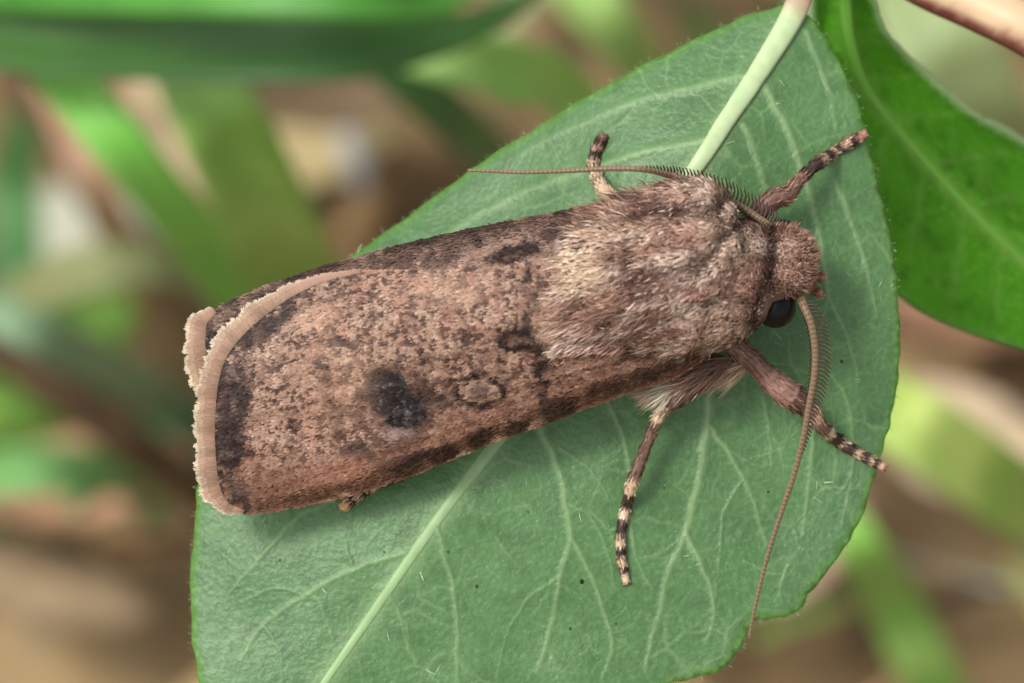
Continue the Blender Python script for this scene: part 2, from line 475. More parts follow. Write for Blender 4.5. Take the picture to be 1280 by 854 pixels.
def main_leaf():
    g = 7.0
    gx, gy = np.meshgrid(np.arange(225, 1140, g), np.arange(-10, 1030, g))
    gx = gx + (np.arange(gx.shape[0]) % 2)[:, None] * g / 2
    p = np.stack([gx.ravel(), gy.ravel()], -1) + rng.uniform(-1, 1, (gx.size, 2))
    extra = []
    for l, a, b, c in VL:
        tn = norm(np.gradient(l, axis=0)); nn = np.stack([-tn[:, 1], tn[:, 0]], -1)
        w = np.linspace(a, b, len(l))[:, None]
        for k in (-2.0, -1.0, 0, 1.0, 2.0): extra.append(l + nn * w * k)
    p = np.vstack([p] + extra)
    # keep a single point per 1.3 px cell
    key = np.round(p / 1.3).astype(int)
    _, idx = np.unique(key, axis=0, return_index=True); p = p[idx]
    dd, _ = polydist(LOUT[::3], p[:, 0], p[:, 1], True)
    p = p[inside(LOUT, p[:, 0], p[:, 1]) & (dd > 3.0)]
    v, f = cdt(LOUT, p)
    x, y = v[:, 0], v[:, 1]
    vein = np.zeros(len(v)); relief = np.zeros(len(v))
    for l, a, b, c in VL:
        d, t = polydist(l[::2], x, y)
        w = a + (b - a) * t
        k = np.exp(-(d / w) ** 2 * 0.9)
        fade = 1 - 0.45 * t
        vein = np.maximum(vein, k * c * .85 * fade * (0.85 + .3 * vnoise(x / 9, y / 9, 3)))
        relief = np.maximum(relief, k * (0.02 * w) * fade)
    md, _ = polydist(MID[::2], x, y)
    vein = np.maximum(vein, 0.5 * np.exp(-(md / 13) ** 2))
    ed, _ = polydist(LOUT[::2], x, y, True)
    rim = np.exp(-(ed / 5.0) ** 2) * 0.75
    # brown nicks on the right hand margin
    blot = np.exp(-(ed / 4.0) ** 2) * sstep(.62, .8, vnoise(x / 14, y / 14, 77)) * 0.4 * ((x > 900) & (y > 180))
    vein *= 1 - rim
    w = leaf_w(x, y) + relief - 0.08 * np.exp(-(ed / 9) ** 2)
    V = PX(x, y, w)
    # triangles face the camera
    a, b, c = V[f[:, 0]], V[f[:, 1]], V[f[:, 2]]
    fl = np.cross(b - a, c - a)[:, 2] < 0
    f[fl] = f[fl][:, ::-1]
    o = mesh('leaf', V, f, M_leaf, plant, attr2=np.stack([vein, rim, blot], -1))
    o['label'] = 'broad green leaf seen from its pale veined underside, the moth resting on it'
    sm = o.modifiers.new('thick', 'SOLIDIFY'); sm.thickness = 0.00022; sm.offset = -1
    # raised midrib running into the leaf stalk
    mid = MID
    w = leaf_w(mid[:, 0], mid[:, 1]) - 0.02 + .1 * (1 - sstep(150, 450, mid[:, 1]))
    t = np.linspace(0, 1, len(mid))
    r = np.interp(mid[:, 1], [-40, 0, 30, 100, 210, 400, 570, 700, 860, 1010], [19, 19, 18, 15, 12, 10.5, 9.2, 7.8, 5.6, 2.5]) * S
    r *= 1 + 0.05 * (vnoise(t * 60, t * 0, 4) - .5)
    path = PX(mid[:, 0], mid[:, 1], w)
    path[:, 2] += 0.0
    Vt, Ft, ring = tube(path, r * .84, 18, squash=0.48)
    yy = mid[ring, 1]
    ct = srgb(176, 196, 148); cb = srgb(142, 172, 122); cp = srgb(176, 140, 120)
    k = sstep(150, 560, yy)[:, None]; q = (1 - sstep(-6, 34, yy))[:, None]
    C = ct * (1 - k) + cb * k
    C = C * (1 - q) + cp * q
    C = C * (0.9 + 0.2 * vnoise(np.arange(len(C)) * 0.37, np.arange(len(C)) * 0.011, 8))[:, None]
    mesh('midrib', Vt, Ft, M_rib, o, col=C)
    # hairs along the margin
    L = LOUT; n = norm(np.stack([np.gradient(L[:, 1]), -np.gradient(L[:, 0])], -1))
    cen = np.array([700, 500.]); sg = np.sign(np.sum((L - cen) * n, -1)); n *= sg[:, None]
    idx = rng.integers(0, len(L), 800)
    rt = PX(L[idx, 0] + rng.normal(0, 1, 800), L[idx, 1] + rng.normal(0, 1, 800), leaf_w(L[idx, 0], L[idx, 1]) - 0.2)
    dr = np.stack([n[idx, 0], -n[idx, 1], rng.normal(0.3, .5, 800)], -1) + rng.normal(0, .35, (800, 3))
    cc = np.tile(srgb(150, 165, 130), (800, 1)) * rng.uniform(.6, 1.2, (800, 1))
    Vs, Fs, Cs = strips(rt, dr, rng.uniform(.05, .2, 800), rng.uniform(.009, .016, 800), np.tile([0, 0, 1.], (800, 1)), .2, cc, cc)
    mesh('margin_hair', Vs, Fs, M_leafhair, o, col=Cs, kind='stuff')
    # sparse short white hairs on the blade
    n0 = 2600
    xx = rng.uniform(240, 1125, n0); yy = rng.uniform(0, 1000, n0)
    ok = inside(LOUT, xx, yy); xx, yy = xx[ok], yy[ok]
    big = rng.random(len(xx)) < 0.025
    ln = np.where(big, rng.uniform(.22, .5, len(xx)), rng.uniform(.05, .13, len(xx)))
    rt = PX(xx, yy, leaf_w(xx, yy) + 0.01)
    an = rng.uniform(0, 2 * np.pi, len(xx))
    dr = np.stack([np.cos(an), np.sin(an), rng.uniform(.1, .5, len(xx))], -1)
    cc = np.where(big[:, None], srgb(205, 220, 190), srgb(150, 185, 145)) * rng.uniform(.7, 1.1, (len(xx), 1))
    Vs, Fs, Cs = strips(rt, dr, ln, np.where(big, .022, .014), np.tile([0, 0, 1.], (len(xx), 1)), .25, cc, cc)
    sv, sf, k = [], [], 0
    for x, y, r in ((727, 727, .075), (713, 786, .04), (560, 690, .035), (596, 733, .045), (905, 480, .04), (1052, 452, .05), (660, 640, .03), (350, 700, .035), (830, 610, .03), (770, 780, .03), (960, 615, .035), (480, 690, .03)):
        a_, b_ = sphere(PX(x, y, float(leaf_w(x, y)) + .02), r, (1, 1.2, .6), 8, 6)
        sv.append(a_); sf.append(b_ + k); k += len(a_)
    mesh('speck', np.vstack(sv), np.vstack(sf), M_eye, o, kind='stuff')
    mesh('blade_hair', Vs, Fs, M_leafhair, o, col=Cs, kind='stuff')
    return o
leaf = main_leaf()

def second_leaf():
    pts = [(1040, -60), (1075, -30), (1096, 0), (1110, 40), (1160, 92), (1220, 142), (1285, 178), (1400, 260), (1500, 370), (1530, 450), (1470, 470), (1380, 462), (1290, 440), (1200, 412), (1135, 378), (1080, 320), (1040, 230), (1018, 130), (1012, 40), (1018, -30)]
    L = catmull(pts + pts[:1], 220)[:-1]
    mid = catmull([(1040, -60), (1055, -10), (1062, 50), (1085, 115), (1150, 195), (1230, 280), (1310, 350), (1430, 420), (1530, 450)], 60)
    gx, gy = np.meshgrid(np.arange(1000, 1545, 6.5), np.arange(-70, 490, 6.5))
    p = np.stack([gx.ravel(), gy.ravel()], -1) + rng.uniform(-3, 3, (gx.size, 2))
    p = np.vstack([p, mid])
    dd, _ = polydist(L, p[:, 0], p[:, 1], True)
    p = p[inside(L, p[:, 0], p[:, 1]) & (dd > 5)]
    v, f = cdt(L, p); x, y = v[:, 0], v[:, 1]
    md, mt = polydist(mid, x, y); ed, _ = polydist(L, x, y, True)
    w2 = lambda x, y: -9.0 - 0.012 * (x - 1040) - 0.006 * (y - 100)
    up = ((y - 100) < (x - 1075) * 0.95)
    # the upper right half bends away from the sky, its margin curls up
    w = w2(x, y) - 0.028 * md * up + 0.004 * md * (~up) + 1.2 * np.exp(-(ed / 14) ** 2) * up
    V = PX(x, y, w)
    a, b, c = V[f[:, 0]], V[f[:, 1]], V[f[:, 2]]
    fl = np.cross(b - a, c - a)[:, 2] < 0
    f[fl] = f[fl][:, ::-1]
    vein = 0.55 * np.exp(-(md / 9) ** 2)
    vein = np.maximum(vein, .3 * np.exp(-((np.mod(mt * 11 - md / 95 + .3 * fbm(x / 60, y / 60, 33, 2), 1) - .5) / .06) ** 2) * (1 - sstep(60, 150, md)))
    rim = np.exp(-(ed / 6) ** 2) * np.where(up, 1.0, .2)
    o = mesh('leaf', V, f, M_leaf2, plant, attr2=np.stack([vein, rim, vein * 0], -1))
    o['label'] = 'bright green blurred leaf with a pale rim behind the moth leaf'
    sm = o.modifiers.new('thick', 'SOLIDIFY'); sm.thickness = 0.00022; sm.offset = -1
    path = PX(mid[:, 0], mid[:, 1], w2(mid[:, 0], mid[:, 1]) - .06)
    Vt, Ft, ring = tube(path, np.linspace(.26, .08, len(mid)), 10, squash=.5)
    C = np.tile(srgb(100, 158, 52), (len(Vt), 1))
    mesh('midrib', Vt, Ft, M_rib, o, col=C)
second_leaf()

def stem():
    pts = [PX(985, -130, -9), PX(1045, -90, -9), PX(1150, -26, -8.5), PX(1225, 8, -8), PX(1290, 40, -7.5), PX(1420, 120, -8), PX(1520, 230, -25), PX(1540, 330, -80), PX(1500, 420, ground_w(1500, 420) - 3)]
    path = catmull(pts, 110)
    Vt, Ft, ring = tube(path, np.linspace(.85, 1.0, 110), 18)
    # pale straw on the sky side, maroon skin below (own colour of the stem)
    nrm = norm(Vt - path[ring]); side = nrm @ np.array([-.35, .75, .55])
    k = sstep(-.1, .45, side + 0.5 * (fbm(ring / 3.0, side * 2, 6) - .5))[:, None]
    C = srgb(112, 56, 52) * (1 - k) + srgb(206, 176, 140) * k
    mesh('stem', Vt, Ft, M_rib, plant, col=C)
    for pth, r0, c in (([PX(1014, -38, -4.6), PX(1022, -60, -6), PX(1030, -98, -9)], .43, (176, 130, 112)), ([PX(1040, -60, -8.6), PX(1045, -75, -8.8), PX(1050, -88, -9)], .32, (120, 160, 66))):
        Vt, Ft, ring = tube(catmull(pth, 12), r0, 12)
        mesh('leaf_stalk', Vt, Ft, M_rib, plant, col=np.tile(srgb(*c), (len(Vt), 1)))
stem()

# ------------------------------------------------------------------ the moth
MOTH_BASE = WORLD(PX(700, 400, -3.2))
moth = empty('moth', MOTH_BASE)
tag(moth, 'brown furry moth with dark wing spots and comb antennae resting on the veined leaf', 'moth')

# body: one lofted surface, head to tail ------------------------------
# px x, px y, half width px, height of centre mm, half height mm
sec = np.array([
    (1018, 336, 4, -0.9, .15), (1012, 335, 24, -.85, .75), (1000, 333, 39, -.7, 1.25), (984, 331, 45, -.5, 1.55), (972, 330, 48, -.42, 1.68), (963, 332, 52, -.38, 1.72),
    (953, 335, 64, -.3, 1.85), (925, 344, 92, -.05, 2.3), (895, 340, 106, .1, 2.65), (862, 336, 111, .15, 2.8), (825, 340, 103, .1, 2.8), (790, 346, 95, .05, 2.7), (755, 353, 89, -.05, 2.5), (722, 370, 74, -.15, 2.2),
    (690, 388, 50, -.5, 1.6), (640, 398, 50, -.9, 1.4), (580, 404, 70, -1.0, 1.6), (520, 420, 62, -1.2, 1.4), (460, 438, 48, -1.5, 1.1), (410, 452, 28, -1.7, .7), (385, 460, 4, -1.8, .2)])
SEC = catmull(sec, 170)
def body():
    path = PX(SEC[:, 0], SEC[:, 1], SEC[:, 3])
    T = norm(np.gradient(path, axis=0)); T[:, 2] *= 0.3; T = norm(T)
    side = norm(np.cross(T, [0, 0, 1.])); up = norm(np.cross(side, T))
    seg = 72
    a = np.linspace(0, 2 * np.pi, seg, endpoint=False)
    # slightly boxy section for the thorax
    ca, sa = np.cos(a), np.sin(a)
    e = 0.85
    ca = np.sign(ca) * np.abs(ca) ** e; sa = np.sign(sa) * np.abs(sa) ** e
    V = path[:, None] + (SEC[:, 2] * S)[:, None, None] * ca[None, :, None] * side[:, None] + SEC[:, 4][:, None, None] * sa[None, :, None] * up[:, None]
    # the front of the thorax is a chevron: its flanks sweep back from the collar
    wt = sstep(850, 930, SEC[:, 0]) * (1 - sstep(960, 970, SEC[:, 0]))
    off = V - path[:, None]
    lat = np.sum(off * side[:, None], -1)
    V[..., 0] -= wt[:, None] * (np.abs(lat) ** 1.3) * np.where(lat * side[:, 1:2] > 0, .12, .24)
    n = len(SEC); V = V.reshape(-1, 3)
    i = np.arange(n - 1)[:, None] * seg; j = np.arange(seg)[None]; k = (j + 1) % seg
    F = np.stack([i + j, i + k, i + seg + k, i + seg + j], -1).reshape(-1, 4)
    return V, F, path
BV, BF, BPATH = body()
def crease(x, y):
    k = np.zeros(np.shape(x))
    for line, wd, dp in (([(918, 240), (900, 262), (872, 268), (835, 262), (800, 268)], 7, .3), ([(935, 262), (912, 292), (890, 322), (862, 338), (825, 348), (790, 352)], 8, .34), ([(948, 385), (915, 372), (880, 385), (850, 402), (800, 412)], 7, .22),
                         ([(966, 290), (968, 325), (955, 372), (940, 420)], 6, .2), ([(790, 300), (792, 340)], 6, .2), ([(912, 292), (925, 340), (915, 372)], 6, .12)):
        d, _ = polydist(line, x, y); k = np.maximum(k, dp * np.exp(-(d / wd) ** 2))
    return k
_x, _y = TOPX(BV)
_ax = np.repeat(BPATH, 72, axis=0)
_up = (BV[:, 2] > _ax[:, 2])
_lump = .22 * (fbm(_x / 26, _y / 20, 211, 2) - .5) * (_x > 720) * (_x < 960)
BV = BV + norm(BV - _ax) * ((_lump - crease(_x, _y)) * _up)[:, None]
# outward normals per face
def body_samples(n):
    q = BV[BF]
    nr = np.cross(q[:, 2] - q[:, 0], q[:, 3] - q[:, 1]); ar = np.linalg.norm(nr, axis=1) / 2
    cen = q.mean(1); nr = norm(nr)
    ax = BPATH[(np.arange(len(BF)) // 72)]
    sg = np.sign(np.sum((cen - ax) * nr, -1)); nr *= sg[:, None]
    vis = (nr[:, 2] > -0.75)
    px, py = TOPX(cen)
    wgt = ar * vis * sstep(695, 780, px) * ((np.hypot(px - 974, py - 391) > 24) | (px < 955))
    f = rng.choice(len(BF), n, p=wgt / wgt.sum())
    u, v = rng.random((2, n, 1))
    p = (q[f, 0] * (1 - u) + q[f, 1] * u) * (1 - v) + (q[f, 3] * (1 - u) + q[f, 2] * u) * v
    return p, nr[f]

def blob(x, y, cx, cy, rx, ry, ang=0, soft=.35):
    c, s = math.cos(math.radians(ang)), math.sin(math.radians(ang))
    dx, dy = x - cx, y - cy
    r = np.sqrt(((dx * c + dy * s) / rx) ** 2 + ((-dx * s + dy * c) / ry) ** 2)
    return 1 - sstep(1 - soft, 1 + soft, r)

def fur_colour(x, y):
    # coordinates along / across the body axis
    al = -(x - 880) * .975 + (y - 345) * .224; ac = (x - 880) * .224 + (y - 345) * .975
    base = srgb(182, 146, 128); pale = srgb(220, 194, 176); dark = srgb(98, 70, 58); red = srgb(150, 110, 94)
    n1 = fbm(al / 60, ac / 16, 51, 3); n2 = fbm(al / 26, ac / 9, 57, 3)
    C = base + (pale - base) * sstep(.46, .62, n1)[:, None] * .9
    C = C + (red - C) * sstep(.44, .32, n1)[:, None] * .55
    C = C + (dark - C) * sstep(.55, .66, n2)[:, None] * .7
    def m(col, k):
        nonlocal C
        C = C + (np.asarray(col) - C) * np.clip(k, 0, 1)[:, None]
    n3 = fbm(al / 9, ac / 6, 59, 2)
    m(srgb(92, 66, 54), sstep(.62, .72, n3) * .6)
    # pale tufts at the back of the thorax
    m(srgb(216, 190, 160), blob(x, y, 728, 335, 34, 30, 20, .5) * .75)
    m(srgb(205, 178, 150), blob(x, y, 770, 290, 45, 14, -8, .6) * .5)
    m(srgb(200, 172, 146), blob(x, y, 905, 300, 45, 22, 60, .5) * .45)
    m(srgb(205, 180, 155), blob(x, y, 905, 400, 40, 26, 100, .6) * .45)
    # dark streaks
    m(srgb(74, 54, 46), blob(x, y, 853, 262, 24, 7, -14, .5) * .85)
    m(srgb(96, 72, 60), blob(x, y, 790, 322, 8, 14, 0, .6) * .7)
    m(srgb(84, 62, 52), blob(x, y, 875, 335, 30, 6, -40, .6) * .6)
    m(srgb(84, 62, 52), blob(x, y, 838, 362, 46, 7, -8, .6) * .6)
    m(srgb(84, 62, 52), blob(x, y, 800, 392, 40, 7, -16, .6) * .5)
    m(srgb(94, 70, 58), blob(x, y, 895, 272, 40, 6, 40, .6) * .5)
    m(srgb(236, 220, 200), blob(x, y, 862, 395, 26, 9, 60, .6) * .4)
    m(srgb(70, 50, 42), crease(x, y) * 2.0)  # shade in the creases, painted into the fur colour
    # shade of the gap behind the head painted as a dark line; brown rosy head
    ln, _ = polydist([(957, 268), (968, 300), (966, 330), (950, 375), (938, 420), (932, 440)], x, y)
    m(srgb(62, 44, 38), np.exp(-(ln / 5.0) ** 2) * .75)
    m(srgb(206, 170, 150), (sstep(964, 985, x)) * .7)
    return C

def make_body():
    C = fur_colour(*TOPX(BV)) * 0.45
    o = mesh('body', BV, BF, M_fur, moth, col=C)
    def coat(n, lenf, wid, liftf, name, shade=(0.55, 1.0), flat=False, region=None):
        p, nr = body_samples(n)
        x, y = TOPX(p)
        if region is not None:
            ok = rng.random(n) < region(x, y); p, nr, x, y = p[ok], nr[ok], x[ok], y[ok]; n = len(p)
        al = -(x - 880) * .975 + (y - 345) * .224; ac = (x - 880) * .224 + (y - 345) * .975
        head = sstep(955, 968, x)[:, None]
        back = np.tile([-.975, -.224, 0.], (n, 1))
        fan = (ac / 110)[:, None] * np.array([-.224, -.975, 0])[None] * 0.3
        th = (fbm(al / 50, ac / 32, 61, 2) - .5)[:, None] * 1.6
        swirl = np.stack([-back[:, 1], back[:, 0], back[:, 2]], -1) * th
        fwd = norm(p - PX(940, 338, -1.6))
        flow = (back + fan + swirl) * (1 - head) + fwd * head * 1.1
        front = sstep(850, 945, x)
        lift = (liftf * (0.4 + 0.7 * front))[:, None] * (0.2 + 1.6 * fbm(al / 24, ac / 18, 66, 2))[:, None]
        clump = np.stack([fbm(x / 6, y / 6, s, 2) - .5 for s in (71, 73, 75)], -1) * 0.85
        dr = flow + nr * lift + clump + rng.normal(0, .2, (n, 3))
        ln = lenf * (0.6 + .4 * (1 - front)) * rng.uniform(.6, 1.25, n) * (1 + .15 * head[:, 0])
        C = fur_colour(x + rng.normal(0, 2.5, n), y + rng.normal(0, 2.5, n))
        C = C * np.exp(rng.normal(0, .2, (n, 1)))
        sp = rng.random(n)
        C[sp < .1] = srgb(78, 56, 46); C[sp > .97] = srgb(224, 204, 184)
        C = C * (1.02 - .02 * head)
        tipc = C * np.where(rng.random((n, 1)) < .18, .45, 1.08)
        w = wid * rng.uniform(.7, 1.3, n) * (1 - .35 * head[:, 0])
        if flat:
            tilt = norm(nr + .25 * (flow - nr * np.sum(flow * nr, -1, keepdims=True)) * 0)
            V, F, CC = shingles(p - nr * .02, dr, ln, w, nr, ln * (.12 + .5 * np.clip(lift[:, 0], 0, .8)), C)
        else:
            V, F, CC = strips(p - nr * .03, dr, ln, w, nr, .3, C * shade[0], tipc * shade[1])
        mesh(name, V, F, M_fur, o, col=np.clip(CC, 0, .85), smooth=False, kind='stuff')
    coat(46000, .28, .06, .4, 'fur_scale', flat=True)
    coat(20000, .38, .045, .5, 'fur', (.8, 1.0))
    coat(7000, .66, .038, .35, 'long_fur', (.8, 1.05), region=lambda x, y: 1 - sstep(760, 900, x))
    return o
body_o = make_body()

# wings ----------------------------------------------------------------
def wing_w(x, y):
    x = np.asarray(x, float); y = np.asarray(y, float)
    yc = 345 + (830 - x) * .24
    db = (y - yc) * .972 * S
    h0 = np.interp(x, [220, 240, 300, 400, 500, 600, 700, 830, 900], [-.85, -.75, -.35, .45, 1.15, 1.65, 1.85, 1.6, 1.3])
    k = np.interp(x, [240, 300, 600, 900], [.06, .07, .125, .15])
    k2 = np.interp(x, [240, 400, 600, 900], [.05, .06, .10, .15])
    slope = np.interp(x, [240, 300, 450, 600, 900], [.26, .30, .44, .56, .62])
    al = -(x - 880) * .975 + (y - 400) * .224; ac = (x - 880) * .224 + (y - 400) * .975
    wr = .07 * (fbm(al / 13, ac / 17, 83, 3) - .5) + .09 * (fbm(x / 70, y / 40, 81, 2) - .5)
    fanr = np.degrees(np.arctan2(ac - 20, np.maximum(al + 160, 20)))     # veins fan out from the wing root
    wr = wr + .045 * np.exp(-((np.mod(fanr + 1.2 * fbm(al / 80, ac / 80, 85, 2), 3.6) - 1.8) / .5) ** 2) * (fanr > -14) * sstep(30, 120, al)
    return h0 - np.where(db > 0, slope * (np.sqrt(db ** 2 + .8) - .894), k2 * db ** 2) + wr

R_fore = [(884, 448), (850, 470), (800, 487), (760, 501), (720, 516), (680, 531), (620, 552), (560, 577), (500, 601), (440, 619), (380, 632), (335, 640), (304, 641),  # costa to apex
          (284, 632), (272, 612), (267, 580), (265, 545), (266, 510), (270, 475), (279, 447), (298, 420), (325, 395), (355, 373), (385, 357), (412, 347),   # termen
          (450, 338), (500, 337), (550, 338), (620, 333), (690, 324), (750, 330), (820, 370), (870, 420)]
L_fore = [(835, 240), (800, 247), (760, 254), (700, 264), (640, 275), (560, 292), (500, 306), (440, 323), (400, 334), (340, 355), (290, 376), (268, 389), (256, 402),
          (253, 420), (254, 440), (262, 470), (285, 500), (330, 500), (420, 450), (520, 410), (620, 380), (720, 345), (800, 300)]
R_P = catmull(R_fore + R_fore[:1], 300)[:-1]; L_P = catmull(L_fore + L_fore[:1], 240)[:-1]
R_COSTA = catmull(R_fore[:13], 80); L_COSTA = catmull(L_fore[:13], 80)
R_TERM = catmull(R_fore[12:26], 120); L_TERM = catmull(L_fore[11:17], 60)

def rw(x, y):
    d, _ = polydist(R_COSTA[::4], x, y)
    return wing_w(x, y) - .55 * (1 - sstep(0, 30, d)) ** 2 * sstep(260, 420, x)
def lw(x, y):
    d, _ = polydist(L_COSTA[::4], x, y)
    yc = 345 + (830 - x) * .24
    return wing_w(x, y) - .34 * sstep(800, 640, x) - .05 - .35 * np.clip(-(y - yc) * S - 1.6, 0, 9) - .6 * (1 - sstep(0, 30, d)) ** 2 * sstep(240, 380, x)

def wing_colour(x, y, left=False):
    n = len(x)
    al = -(x - 880) * .975 + (y - 400) * .224; ac = (x - 880) * .224 + (y - 400) * .975
    C = np.tile(srgb(148, 118, 99), (n, 1))
    def m(col, k):
        nonlocal C
        C = C + (np.asarray(col) - C) * np.clip(k, 0, 1)[:, None]
    wx = x + 9 * (fbm(x / 12, y / 12, 91, 3) - .5) * 2; wy = y + 9 * (fbm(x / 12, y / 12, 95, 3) - .5) * 2
    m(srgb(172, 141, 123), sstep(.48, .62, fbm(x / 36, y / 36, 101, 4)) * .6)
    m(srgb(148, 108, 90), sstep(.48, .62, fbm(x / 28, y / 28, 107, 4)) * .6)
    m(srgb(112, 82, 70), sstep(.54, .67, fbm(al / 9, ac / 12, 113, 3)) * .65)
    m(srgb(84, 60, 52), sstep(.6, .72, fbm(al / 7, ac / 9, 119, 2)) * .85)
    m(srgb(182, 154, 134), sstep(.58, .72, fbm(al / 8, ac / 10, 127, 3)) * .5)
    m(srgb(56, 39, 34), sstep(.6, .7, fbm(x / 5.5, y / 5, 121, 2)) * .85)
    DK = srgb(46, 33, 30); BK = srgb(38, 32, 32); RD = srgb(122, 84, 66)
    if not left:
        cd, ct = polydist(R_COSTA[::3], x, y)
        m(RD, (1 - sstep(25, 85, cd)) * .65)
        m(RD * .8, (1 - sstep(0, 22, cd)) * .4)
        td, tt = polydist(R_TERM[::3], x, y)
        # dark blotches inside the fringe
        tb = sstep(.38, .6, fbm(tt * 9, tt * 0 + 2.5, 131, 2) + .25 * (tt < .8) - .15 * (tt > .75))
        m(DK, np.exp(-(np.maximum(td - 4, 0) / 24) ** 2) * (.25 + .75 * tb) * sstep(.3, .5, fbm(x / 8, y / 8, 133, 3)) * .95)
        m(srgb(46, 34, 32), np.exp(-(td / 5.0) ** 2) * (tt < .82) * (.55 + .45 * sstep(.3, .5, fbm(tt * 40, tt * 0, 137, 2))))
        for a in ((350, 402, 30, 12, -38, .9), (298, 500, 20, 42, 8, .85), (292, 560, 16, 34, 0, .85), (300, 612, 16, 16, 0, .6), (325, 425, 26, 9, -40, .5)):
            m(DK, blob(wx, wy, *a[:5], .3) * min(1.0, a[5] * 1.2) * (.7 + .3 * sstep(.35, .6, fbm(x / 8, y / 8, 139, 3))))
        m(RD * .75, blob(wx, wy, 350, 600, 36, 18, -20, .6) * .7)
        # reniform spot
        m(srgb(96, 68, 56), blob(wx, wy, 497, 508, 44, 46, 20, .3) * .6)
        m(BK, blob(wx, wy, 488, 491, 34, 29, 35, .22) * 1.0)
        m(BK, blob(wx, wy, 508, 514, 27, 27, 20, .25) * .97)
        m(srgb(150, 128, 118), blob(wx, wy, 496, 543, 22, 10, 0, .5) * .7)
        m(srgb(110, 104, 104), blob(wx, wy, 512, 520, 12, 9, 0, .7) * sstep(.45, .65, fbm(x / 5, y / 5, 141, 2)) * .4)
        m(srgb(120, 112, 112), blob(wx, wy, 494, 505, 36, 36, 0, .4) * sstep(.62, .76, fbm(x / 4, y / 4, 143, 2)) * .3)
        r = np.hypot((wx - 497) / 46, (wy - 507) / 48); m(srgb(66, 46, 40), np.exp(-((r - 1) / .12) ** 2) * .7)
        m(DK, blob(wx, wy, 548, 497, 32, 9, 8, .6) * .7)
        # orbicular ring with a dark core
        r = np.hypot((wx - 604) / 30, (wy - 488) / 24)
        m(srgb(38, 27, 25), np.exp(-((r - .95) / .17) ** 2) * 1.0 * (.4 + .6 * sstep(.3, .5, fbm(x / 9, y / 9, 149, 2))))
        m(srgb(160, 128, 108), (r < .72) * .6)
        m(srgb(88, 70, 66), blob(wx, wy, 604, 489, 13, 11, 0, .5) * .9)
        # claviform mark
        d, t = polydist([(694, 446), (672, 439), (645, 435), (628, 427), (640, 418), (662, 417), (688, 432)], wx, wy)
        m(DK * .55, np.exp(-(d / 5.6) ** 2) * 1.0)
        m(DK, blob(wx, wy, 656, 427, 28, 10, 8, .3) * .8)
        m(srgb(110, 80, 66), blob(wx, wy, 652, 427, 13, 3.5, 6, .4) * .5)
        m(DK, blob(wx, wy, 684, 440, 15, 8, 30, .4) * .9)
        # jagged cross line and spots
        d, t = polydist([(664, 332), (670, 344), (658, 356), (674, 372), (682, 384), (662, 396), (666, 410), (690, 440), (680, 465), (684, 485), (676, 505), (690, 525)], wx, wy)
        m(DK, np.exp(-(d / 7.5) ** 2) * 1.0 * (.25 + .75 * sstep(.35, .5, fbm(x / 12, y / 12, 151, 2))))
        d, t = polydist([(418, 352), (428, 378), (412, 402), (424, 430), (408, 460), (414, 500), (432, 540), (455, 566)], wx, wy)
        m(DK, np.exp(-(d / 6.5) ** 2) * .8 * sstep(.42, .56, fbm(x / 9, y / 9, 153, 2)))
        for a in ((430, 423, 12, 6, 10, .9), (405, 455, 10, 6, 0, .8), (470, 400, 8, 5, 0, .5), (583, 422, 7, 6, 0, .7), (508, 575, 46, 11, -16, .75), (455, 565, 24, 12, 10, .6), (425, 520, 12, 16, 0, .5), (720, 432, 14, 10, 0, .55), (470, 367, 10, 4, 0, .6)):
            m(DK, blob(wx, wy, *a[:5], .3) * min(1.0, a[5] * 1.2))
        m(srgb(222, 200, 178), blob(wx, wy, 692, 441, 8, 6, 0, .5) * .7)
        m(srgb(196, 164, 138), blob(wx, wy, 700, 400, 26, 36, 0, .6) * .5)
        m(srgb(192, 152, 128), blob(wx, wy, 395, 395, 40, 14, -25, .6) * .5)
        m(srgb(150, 104, 84), blob(wx, wy, 430, 590, 60, 14, -14, .6) * .5)
        m(srgb(188, 152, 128), blob(wx, wy, 560, 362, 60, 20, 0, .6) * .3)
        m(srgb(180, 142, 116), blob(wx, wy, 430, 480, 40, 60, 0, .7) * .25)
        # blotched front edge
        for a in ((556, 568, 18, 12, -22, .9), (602, 548, 20, 10, -20, .85), (648, 536, 18, 10, -20, .8), (700, 508, 26, 14, -20, .8), (762, 480, 30, 11, -18, .7), (820, 462, 32, 12, -20, .75), (520, 588, 14, 8, -20, .6), (800, 440, 24, 9, -10, .6), (858, 440, 18, 10, 0, .7)):
            m(srgb(72, 50, 43) * (.8 + .5 * fbm(x / 6, y / 6, 181, 2))[:, None], blob(wx, wy, *a[:5], .3) * min(1.0, a[5] * 1.2))
        for a in ((580, 566, 8, 6, 0), (672, 528, 9, 6, -20), (628, 545, 7, 5, 0), (430, 617, 9, 4, -10)):
            m(srgb(196, 156, 130), blob(wx, wy, *a, .5) * .7)
    else:
        cd, ct = polydist(L_COSTA[::3], x, y)
        m(srgb(130, 106, 96), .45 + 0 * x)
        edge = (1 - sstep(2, 13, cd))
        m(DK, edge * sstep(.4, .55, fbm(ct * 14, ct * 0, 157, 2)) * .85)
        m(DK, (1 - sstep(8, 30, cd)) * .3)
        d, t = polydist([(620, 328), (638, 313), (662, 303), (672, 311), (652, 324), (624, 330)], wx, wy)
        m(DK * .55, np.exp(-(d / 5) ** 2) * .95)
        m(DK, blob(wx, wy, 648, 316, 27, 10, -20, .3) * .8)
        m(srgb(104, 80, 68), blob(wx, wy, 646, 317, 13, 3.5, -18, .4) * .5)
